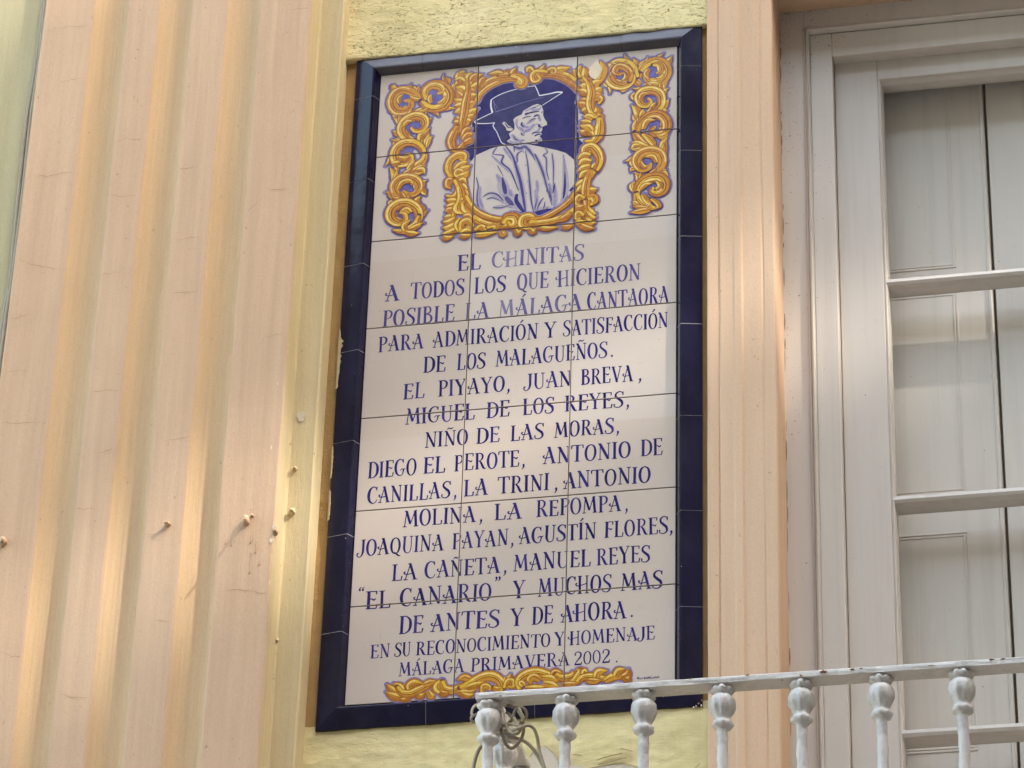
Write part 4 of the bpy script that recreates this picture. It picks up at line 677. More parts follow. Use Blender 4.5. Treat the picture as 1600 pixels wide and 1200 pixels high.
o = ornament([["L",[[-199.2,-1386.4,7.3],[-212.1,-1375.4,11.1],[-223.5,-1362.8,1.1]]],["L",[[-192.8,-1391.8,7.3],[-208.5,-1387.4,11.1],[-224.3,-1377.8,1.1]]],["L",[[-193.3,-1381.8,7.3],[-200,-1369.5,11.1],[-211.2,-1362,1.1]]],["L",[[-178,-1379.5,7.3],[-181.5,-1369.2,10.8],[-172.5,-1363.2,10.4],[-157,-1366,1.1]]],["L",[[-180.7,-1387.7,6.1],[-188,-1395.5,9.3],[-197.4,-1393.2,0.9]]],["L",[[-170.1,-1383.4,6.1],[-160.5,-1390.8,9.2],[-153.1,-1384.7,0.9]]],["L",[[-147.1,-1381.8,6.1],[-140.5,-1392.3,9.2],[-134.5,-1389.4,0.9]]],["S",[[-204.6,-1369.2,6.2],[-194.8,-1381.7,9.9],[-179.3,-1384.4,11.8],[-162.7,-1377.3,11.5],[-144.5,-1370.2,7.8],[-129.1,-1369.7,4]]],["L",[[-156.8,-1369.3,6.1],[-144.7,-1365.2,9.2],[-132.5,-1362.7,0.9]]],["L",[[-119.2,-1387.1,8.5],[-130.5,-1374.6,12.9],[-123.3,-1360,1.3]]],["S",[[-121.7,-1363.5,5.7],[-116.5,-1379,9.7],[-100.9,-1383.4,11.1],[-84.3,-1376.3,8],[-69.3,-1369,3.7]]],["L",[[-125.4,-1385,6.1],[-116.1,-1389,9.2],[-108.5,-1386.2,0.9]]],["L",[[-69.4,-1364,6.7],[-81.8,-1359.7,10.1],[-94,-1363.9,1]]],["L",[[-91.6,-1387.4,7.3],[-76.2,-1390.2,11],[-58,-1384.9,1.1]]],["L",[[-85.3,-1391.2,6.1],[-72.9,-1397.1,9.2],[-62.3,-1392.9,0.9]]],["S",[[-88.8,-1379.3,7.1],[-70.7,-1372.3,10.8],[-51.1,-1362,13.1],[-32.8,-1360,13.8],[-17.2,-1369.5,11.8],[-12.2,-1384.9,8.2],[-19.7,-1389.3,4.6]]],["L",[[-76.5,-1380.2,7.3],[-61.4,-1376.3,11],[-44.7,-1370.8,1.1]]],["S",[[-48.6,-1392.2,4.3],[-46,-1379.1,7.8],[-36.7,-1381.4,7.1],[-35,-1388.2,2.8]]],["S",[[-27.5,-1382.1,4.3],[-21.3,-1387.5,8.3],[-15.2,-1384.6,2.8]]],["L",[[2.1,-1385.1,7.6],[-4.7,-1372.4,11.5],[-8.1,-1365.1,1.2]]],["L",[[2.1,-1385.1,7.6],[1.6,-1369.4,11.5],[2.9,-1358.9,1.2]]],["L",[[2.1,-1385.1,7.6],[9.8,-1376.9,11.5],[12.7,-1366.7,1.2]]],["S",[[-7.5,-1386.2,5],[-3,-1374.3,8.4],[4.9,-1373.1,9.6],[6.8,-1382,6.9],[0.4,-1383.2,3.2]]],["S",[[21.3,-1390,7.4],[17.8,-1375.8,11.3],[27,-1364.2,13.6],[46.1,-1358.6,14.4],[65.3,-1363.5,12.3],[84.6,-1371.9,8.5],[100.7,-1380.1,4.8]]],["L",[[57.6,-1375.2,7.6],[46.3,-1367.4,11.2],[38.4,-1372,10.7],[41.9,-1382.8,1.1]]],["S",[[26,-1385.1,5],[22.6,-1377.9,9.6],[29.1,-1381.8,3.2]]],["L",[[60.7,-1370.2,7.6],[76.7,-1373.1,11.5],[94.3,-1379.6,1.1]]],["L",[[62.5,-1380.8,7.6],[77,-1385.3,11.4],[91.3,-1389.9,1.1]]],["L",[[78.1,-1366.2,6.9],[84.4,-1361.4,10.5],[97.2,-1364.1,1.1]]],["S",[[84.5,-1364.9,5.9],[94.2,-1372.6,10.1],[108.5,-1373.7,11.5],[117.9,-1367.4,8.3],[114.7,-1363.7,3.8]]],["S",[[104,-1385.6,5.9],[118.2,-1381.4,10],[125.9,-1371.5,11.4],[130.5,-1361.4,8.3],[124.1,-1359.1,3.8]]],["L",[[135.5,-1372.2,6.3],[136.9,-1363.6,9.5],[141.7,-1365.7,1]]],["S",[[123,-1385.2,5.9],[133.9,-1375.6,10],[151.4,-1375.1,11.4],[170.4,-1380,8.3],[183,-1377.4,3.8]]],["L",[[157.7,-1377.3,7.5],[162.3,-1367.2,11.4],[178.1,-1364.9,1.1]]],["L",[[173.7,-1385.4,7.5],[189.4,-1377.9,11.4],[208.4,-1381,1.1]]],["L",[[192.5,-1378.1,8.1],[198.7,-1368.1,12.3],[209.8,-1363.7,1.2]]],["L",[[202,-1380.6,7.5],[213,-1376.1,11.4],[216.1,-1364.2,1.1]]],["L",[[210,-1382.9,6.2],[214.7,-1385,9.5],[217.8,-1378.2,0.9]]],["L",[[141.9,-1381.4,6.3],[154.7,-1384,9.5],[167.3,-1383.2,1]]],["L",[[30.9,-1388.9,6.9],[50,-1390.3,10.5],[65.9,-1388,1.1]]],["L",[[94.5,-1386.6,6.9],[110.4,-1387.8,10.5],[126.2,-1385.4,1]]]], (), 2).build('leaf_scroll', MATS, plq)

# ---- portrait
POR = {"bg":[[-103.9,-115.4],[-106.2,-88.1],[-96.9,-72.3],[-83.3,-58.7],[-64,-49.1],[-43.2,-43.1],[-20.8,-44.1],[24.3,-45.7],[49.4,-47],[66.3,-54.1],[83.2,-67.9],[97.4,-83.1],[102,-107.2],[103.9,-140.9],[104.7,-182.6],[107.2,-203.5],[117.6,-216.8],[107.9,-244.1],[105.1,-276.1],[108.9,-300.7],[99.3,-327.6],[83.1,-351.8],[58.4,-371],[33.4,-378.2],[3.2,-376.9],[-2.9,-381.5],[-30.3,-374.5],[-54.3,-369.9],[-78.5,-357.2],[-96.2,-339.1],[-107.2,-317.6],[-108.4,-284.9],[-113.1,-247.4],[-112.4,-218.7],[-123.4,-200.9],[-108.4,-181.9],[-107.6,-168.6],[-108.6,-140]],"hat":[[-105.1,-135.9],[-68.3,-118.5],[-71.9,-87],[-65,-80.8],[-43.3,-73.2],[-20.2,-67.4],[-1,-63.4],[15.7,-62.7],[19.8,-71.3],[24.7,-88.3],[45.8,-86.9],[59.9,-83.9],[72.1,-85.3],[57.6,-96],[32.3,-112.5],[20.7,-108.8],[6.7,-113.3],[-4.7,-119.8],[-10.9,-128.3],[-24.8,-136.8],[-25.7,-148.2],[-22.8,-160.9],[-34.1,-170.4],[-35,-181],[-39.9,-189.7],[-39.6,-198.9],[-47.5,-193.4],[-53,-179],[-60,-159.7],[-66.6,-152.8],[-63,-145.5],[-79.8,-143.5],[-101.7,-141]],"face":[[21.9,-108.1],[29.8,-112.9],[33.9,-125.8],[33.5,-136.6],[36.9,-146.2],[41.6,-154.5],[42.4,-161.5],[36,-163.1],[32.3,-165.7],[33,-172],[30,-177.8],[32.7,-182.7],[27.7,-186.7],[32.9,-193.4],[33.1,-200.3],[11.5,-201.7],[-14,-201.8],[-33.4,-195],[-37.3,-190.7],[-29.8,-184.7],[-34,-173.5],[-22.7,-164],[-23.1,-151.6],[-25.9,-140.5],[-21,-134.9],[-9.5,-130],[-5.9,-121.2],[4.2,-115.4],[13,-110.2]],"ear":[[-48.2,-147.2],[-44.5,-143],[-39.9,-146.6],[-35.8,-153.2],[-29.3,-158.6],[-25.3,-163.7],[-30.3,-167.7],[-38,-165.3],[-40.8,-157.3]],"jacket":[[-117.6,-271.5],[-111.2,-236.1],[-98.2,-217.6],[-68.2,-204.7],[-44.1,-200.1],[-22.7,-204.4],[-0.1,-201.5],[16.7,-207.1],[38,-214.9],[60.8,-223],[80.6,-232.4],[97.4,-250.6],[99.4,-277.7],[99.9,-306.4],[88.3,-323],[97.3,-327.5],[82.8,-347.3],[57.7,-360.5],[20.5,-364.4],[14.7,-370],[-3.2,-369.8],[-9.1,-374.5],[-33,-373.7],[-63.2,-366.9],[-86.3,-350.2],[-105.2,-323.1],[-113.7,-297.1]]}
mm_ = lambda q: [tuple(v / 1000 for v in p) for p in q]
pp = Paint(); pp.poly(mm_(POR['bg']), -0.00006, 0)
por = pp.build('portrait', [BLUE], plq)
def wash(pp, q, y, k=1.0, dark=True):
    """a graded brush stroke: pale wide wash, darker core, tapering at both ends"""
    q = catmull(mm_(q), 6); n = len(q); tp = [math.sin(math.pi * (0.08 + 0.84 * i / (n - 1))) ** 0.7 for i in range(n)]
    pp.ribbon([(x, z, w_ * k * 1.25 * t) for (x, z, w_), t in zip(q, tp)], y, 1)
    if dark: pp.ribbon([(x, z, w_ * k * 0.62 * t) for (x, z, w_), t in zip(q, tp)], y - 2e-6, 3)
def line(pp, q, y, ink, k=1.0):
    q = catmull(mm_(q), 6); n = len(q)
    pp.ribbon([(x, z, max(0.0005, w_ * k * (0.35 + 0.8 * math.sin(math.pi * (0.05 + 0.9 * i / max(1, n - 1)))))) for i, (x, z, w_) in enumerate(q)], y, 2, ink)
pp = Paint(); pp.poly(mm_(POR['jacket']), -0.00010, 0)
y_ = -0.00013
LILS, DARKS = [[[-7.7,-150.3,6.4],[-2.4,-160.2,5.6],[10.5,-163.2,4.7],[23.1,-155.4,3.8]],[[-15.1,-160.3,7.7],[-7.3,-167.3,5.8],[-1.9,-177.2,3.8]],[[-24.8,-180.7,6.4],[-14.3,-192.6,5.8],[-1.5,-192.5,5.1]],[[9.5,-121.4,5.8],[24.8,-121.7,4.5],[28.5,-115.9,3.2]],[[23.8,-132.4,5.8],[26.7,-145.1,4.5],[29.4,-151.5,3.2]],[[-33.5,-190.4,3.8],[-24.4,-196.1,3.8],[-14.1,-198.8,3.8]],[[16.7,-156.2,9],[8.1,-167.5,7.3],[-2,-172.5,5.6],[-6.9,-181.2,3.8]],[[17.7,-144,6.4],[10.1,-147.8,5.8],[1.3,-154.5,5.1]],[[29.5,-157.7,5.1],[26,-171.2,3.8],[18.4,-174.9,2.6]],[[31.6,-191.7,6.4],[21.6,-199.8,5.1],[8.9,-199.9,3.8]],[[-27.5,-175.8,7.7],[-19.5,-189,6.4],[-6.5,-198.1,5.1]],[[-18.3,-139.8,5.1],[-19.2,-152.1,3.9],[-15,-164.9,2.6]],[[-3.3,-123,3.9],[9.4,-118.3,2.8],[19.5,-111.7,1.8]],[[-50.5,-289.8,13.6],[-40.7,-315.9,11.1],[-28.1,-335.1,8.5],[-9.7,-351.4,6]],[[-88.1,-292.8,9.1],[-88.7,-321.4,7.6],[-78.8,-347.4,6]],[[22.3,-312.1,9],[25.9,-341,6.7],[20.4,-358.2,4.5]],[[49,-300.8,10.5],[54.1,-329.9,8.2],[59.1,-351.8,6]],[[-27.5,-356.5,9],[-12.4,-363.5,6.8],[-0.3,-366.6,4.5]],[[-55.7,-267.6,9.1],[-44.5,-290.4,11.6],[-36.1,-320,14.1],[-28,-338.7,16.6]],[[-28.9,-306.5,10.6],[-22.2,-332.2,9.8],[-3.6,-355.6,9]],[[-60.8,-345.8,6],[-39.9,-344.5,4.5],[-15.7,-352.5,3]],[[-79.8,-317,4.5],[-64.9,-312.4,6.5],[-49.5,-322.1,8.5],[-38.6,-337.6,10.5]],[[-67.7,-221.1,4.6],[-45.7,-247.1,3.8],[-30.1,-266.9,3]],[[-43.9,-205.6,6.1],[-31.2,-227,4.6],[-21.6,-246.2,3]],[[76.1,-235.5,5.4],[79.9,-275.6,7.6],[82.3,-320.5,9.8],[75.4,-350,12]],[[59.4,-300.2,7.5],[61.7,-336.1,8.2],[60.6,-355.5,9]],[[24.7,-290.9,7.5],[26.8,-314.4,4.9],[24.2,-330.2,2.3]],[[-16.4,-325.7,6],[-8.4,-342.6,6],[1,-361.4,6]],[[-91.2,-337.2,9.1],[-70.9,-360.7,6.8],[-39.1,-371.3,4.5]],[[-114.5,-271.9,4.6],[-110.6,-299.3,5.3],[-100.6,-327.2,6.1]],[[1.6,-209,4.6],[20.5,-240.1,3.8],[33.3,-270.3,3]],[[85.7,-342.3,9],[71,-354.8,7.5],[57.7,-358.7,6]],[[-104.9,-242.2,4.6],[-110.5,-257.9,3]]], [[[-3.1,-132.3,2.1],[9.6,-127.6,2.1],[26.2,-126.5,2.1]],[[-3.2,-129.2,1.8],[4.5,-127.8,1.8]],[[15,-139.1,2.6],[21.3,-135.2,1.9],[26.5,-138.9,1.3]],[[-8,-141,1.3],[-0.4,-137.3,1.3],[9.8,-136.9,1.3]],[[6.3,-148.9,1.3],[13.8,-143.6,1.3],[20.3,-144.3,1.3]],[[9.4,-118.3,1.2],[22.1,-115.1,1.2]],[[20.8,-113.4,1.2],[25.9,-112.5,1.2]],[[25.7,-157.3,3.1],[27.1,-163.6,2.2],[33.5,-165.9,1.3]],[[12.2,-180.3,1.8],[18.5,-176.4,1.7],[31.3,-177.9,1.5]],[[17.4,-185.5,2.3],[25,-181.8,1.7],[32,-183.4,1]],[[18.9,-194.9,1.8],[22.2,-197.6,1.8],[22.7,-193.8,1.8]],[[-9.7,-173.2,1.3],[-7,-179.6,1.3],[-1.8,-180.2,1.3]],[[-7.8,-148.8,2.1],[-8.9,-154.8,2.1],[-3.6,-161.6,2.1]],[[-42.4,-146.3,1.2],[-35.7,-157.9,1.2],[-27.9,-160.3,1.2]],[[32.6,-127.2,1.2],[30.2,-131.6,1.2]],[[-23.5,-180.8,1.5],[-19.5,-189,1.5],[-14.3,-191.1,1.5]],[[-56.1,-202.4,1.4],[-63.4,-214.3,1.4],[-64,-219.7,1.4]],[[-64,-219.7,1.5],[-46.4,-223.5,1.6],[-43.3,-227.5,1.6],[-45.9,-241.6,1.7],[-30.3,-259.6,1.7],[-20.6,-282.3,1.8],[-10.8,-312.1,1.8]],[[-39.5,-202.5,2.4],[-25.1,-227.7,2.9],[-15.1,-261.3,3.3],[-6.7,-294.6,3.7],[0.4,-338.3,4.1],[4.1,-363.5,4.5]],[[-22.7,-206.2,1.5],[-21.6,-219,1.5]],[[-4.2,-217.4,1.4],[-13.2,-221.8,1.4],[-16,-228.7,1.4],[-15.6,-243.2,1.4],[-21.7,-241.6,1.4]],[[-24.2,-205.1,5.5],[-10.4,-211.2,4.5],[0.1,-208.8,3.5],[14.2,-228.5,2.5],[20.6,-243.7,1.5]],[[0.3,-217.9,1.4],[5.7,-249.2,1.5],[11.6,-303.8,1.7],[15.4,-339.9,1.9],[20.6,-365.3,2.1]],[[18.7,-227.2,3.6],[26.7,-246.2,3.1],[36.4,-274.3,2.6],[44.6,-307.4,2],[56.1,-353.2,1.5]],[[38,-214,1.4],[44.3,-226.5,1.4],[36.9,-232.9,1.4],[42.4,-242.6,1.4],[43.8,-271.5,1.4],[48.8,-293.6,1.4]],[[53.4,-229.3,1.7],[57.2,-264,1.4],[57.7,-323.2,1]],[[-54.8,-246.1,1.2],[-41.9,-274.5,1.2]],[[-44.1,-276.1,3.6],[-39.7,-298.1,5.6],[-36.2,-316.4,7.5]],[[-36,-323.6,9],[-25,-339,6],[-18.9,-345,3]],[[-81.3,-318.6,1.8],[-67.9,-311.1,1.9],[-52.7,-316.4,2],[-40.2,-332,2.1]],[[-73.5,-324.8,1.4],[-61.6,-322.6,1.4],[-46.3,-331.4,1.4]],[[-60.8,-345.8,2.4],[-42.8,-347.8,1.8],[-24.9,-342.6,1.2]],[[-20,-357.4,2.1],[-9.4,-362.1,2.1],[1.2,-366.8,2.1]],[[-13.6,-318.9,6.6],[-14.6,-334.8,5.9],[-3.6,-355.6,5.2],[2.7,-366.9,4.5]],[[-95.7,-270.4,1.5],[-91.2,-292.4,1.6],[-92.5,-321,1.6],[-88,-342.9,1.7],[-73.9,-360.4,1.7],[-33,-374.6,1.8]],[[26.5,-362.4,1.5],[32,-345.3,1.5],[39.2,-333.6,1.5]],[[39.8,-360.3,1.5],[42.4,-342.8,1.5]],[[48.7,-356,1.3],[41.5,-365.8,1.3]],[[22.7,-362,2.1],[25.8,-333.9,0.9]],[[79.9,-275.6,2.4],[80.6,-311.4,3.1],[78.2,-339.7,3.9]],[[61,-302.1,1.8],[57,-324.9,1.8]],[[88.5,-333.7,4.5],[75.5,-353.6,3.7],[57.7,-360.5,3]],[[44.9,-321.8,1.2],[46.2,-309.4,1.2]],[[49.3,-315.1,1.4],[55.9,-344.3,1.3]],[[-4.1,-221,2.1],[-2.3,-221.2,2.1]],[[1.2,-252.9,1.8],[3,-253.1,1.8]],[[6.1,-291.2,1.8],[7.9,-291.4,1.8]],[[4.4,-319.1,1.8],[6.2,-319.3,1.8]],[[17.7,-368.5,7.5],[38.5,-367.3,8.2],[57.8,-364,9]]]
zf = max(p[1] for p in POR['jacket'])
isface = lambda q: q[0][1] > zf - 2.0
for q in LILS:
    if not isface(q): wash(pp, q, y_, 1.15); y_ -= 5e-6
for q in DARKS:
    if not isface(q) and len(q) > 2:
        wash(pp, [(x, z, w_ * 2.4 + 1.6) for x, z, w_ in q], y_, 1.0, len(q) > 4); y_ -= 5e-6
for q in DARKS:
    if not isface(q): line(pp, q, y_, random.uniform(0.55, 0.85), 1.3); y_ -= 3e-6
pp.build('jacket', [SKIN, LIL, INK, LIL2], por)
pp = Paint(); pp.poly(mm_(POR['hat']), -0.00012, 0); y_ = -0.00015
for q in [[[-62.6,-117.6,2.8],[-37,-110.5,2.2],[-3.9,-100.5,1.6],[34.4,-93.3,1]],[[-67.3,-87.5,1.6],[-62.6,-114.5,1.3]],[[-64.5,-97.2,1],[-57.6,-110.5,1]]]: pp.ribbon(catmull(mm_(q), 4), y_, 1); y_ -= 3e-6
for q in [[[-68.3,-118.5,3.4],[-72,-102.6,3],[-71.9,-87,2.6]],[[-71.9,-87,1.8],[-58.6,-78.4,1.8],[-38.2,-70.7,1.8],[-11.3,-65.3,1.8],[15.7,-63,1.8]],[[15.7,-63,1.8],[20.5,-74.5,1.8],[25.1,-88.3,1.8]],[[25.1,-88.3,2.3],[45.8,-86.1,2.6],[59.9,-83.9,2.8],[71.4,-85.6,3.1]],[[71.4,-86,1.8],[53.7,-97.9,1.4],[31,-113.1,1]],[[-68.3,-118.5,1.5],[-86.7,-127.2,1.7],[-104.4,-136,1.8]],[[-104.4,-136.8,1.8],[-99.1,-141,1.8],[-79.8,-143.5,1.8],[-63,-143.9,1.8]],[[-63.1,-143.1,1.8],[-66,-151.3,1.8],[-58.5,-166,1.7],[-53,-180.5,1.6],[-47.5,-193.4,1.6],[-39.6,-198.9,1.5]]]: pp.ribbon(catmull(mm_(q), 4), y_, 2); y_ -= 3e-6
pp.build('hat', [HATB, GREYB, WHT], por)
pp = Paint(); pp.poly(mm_(POR['face']), -0.00030, 0); pp.poly(mm_(POR['ear']), -0.00030, 0); y_ = -0.00033
for q in LILS:
    if isface(q): wash(pp, q, y_, 1.2); y_ -= 5e-6
for q in DARKS:
    if isface(q) and len(q) > 2: wash(pp, [(x, z, w_ * 2.0 + 0.6) for x, z, w_ in q], y_, 1.0, False); y_ -= 5e-6
for q in DARKS:
    if isface(q): line(pp, q, y_, random.uniform(0.8, 1.0), 1.45); y_ -= 3e-6
pp.build('face', [SKIN, LIL, INK, LIL2], por)
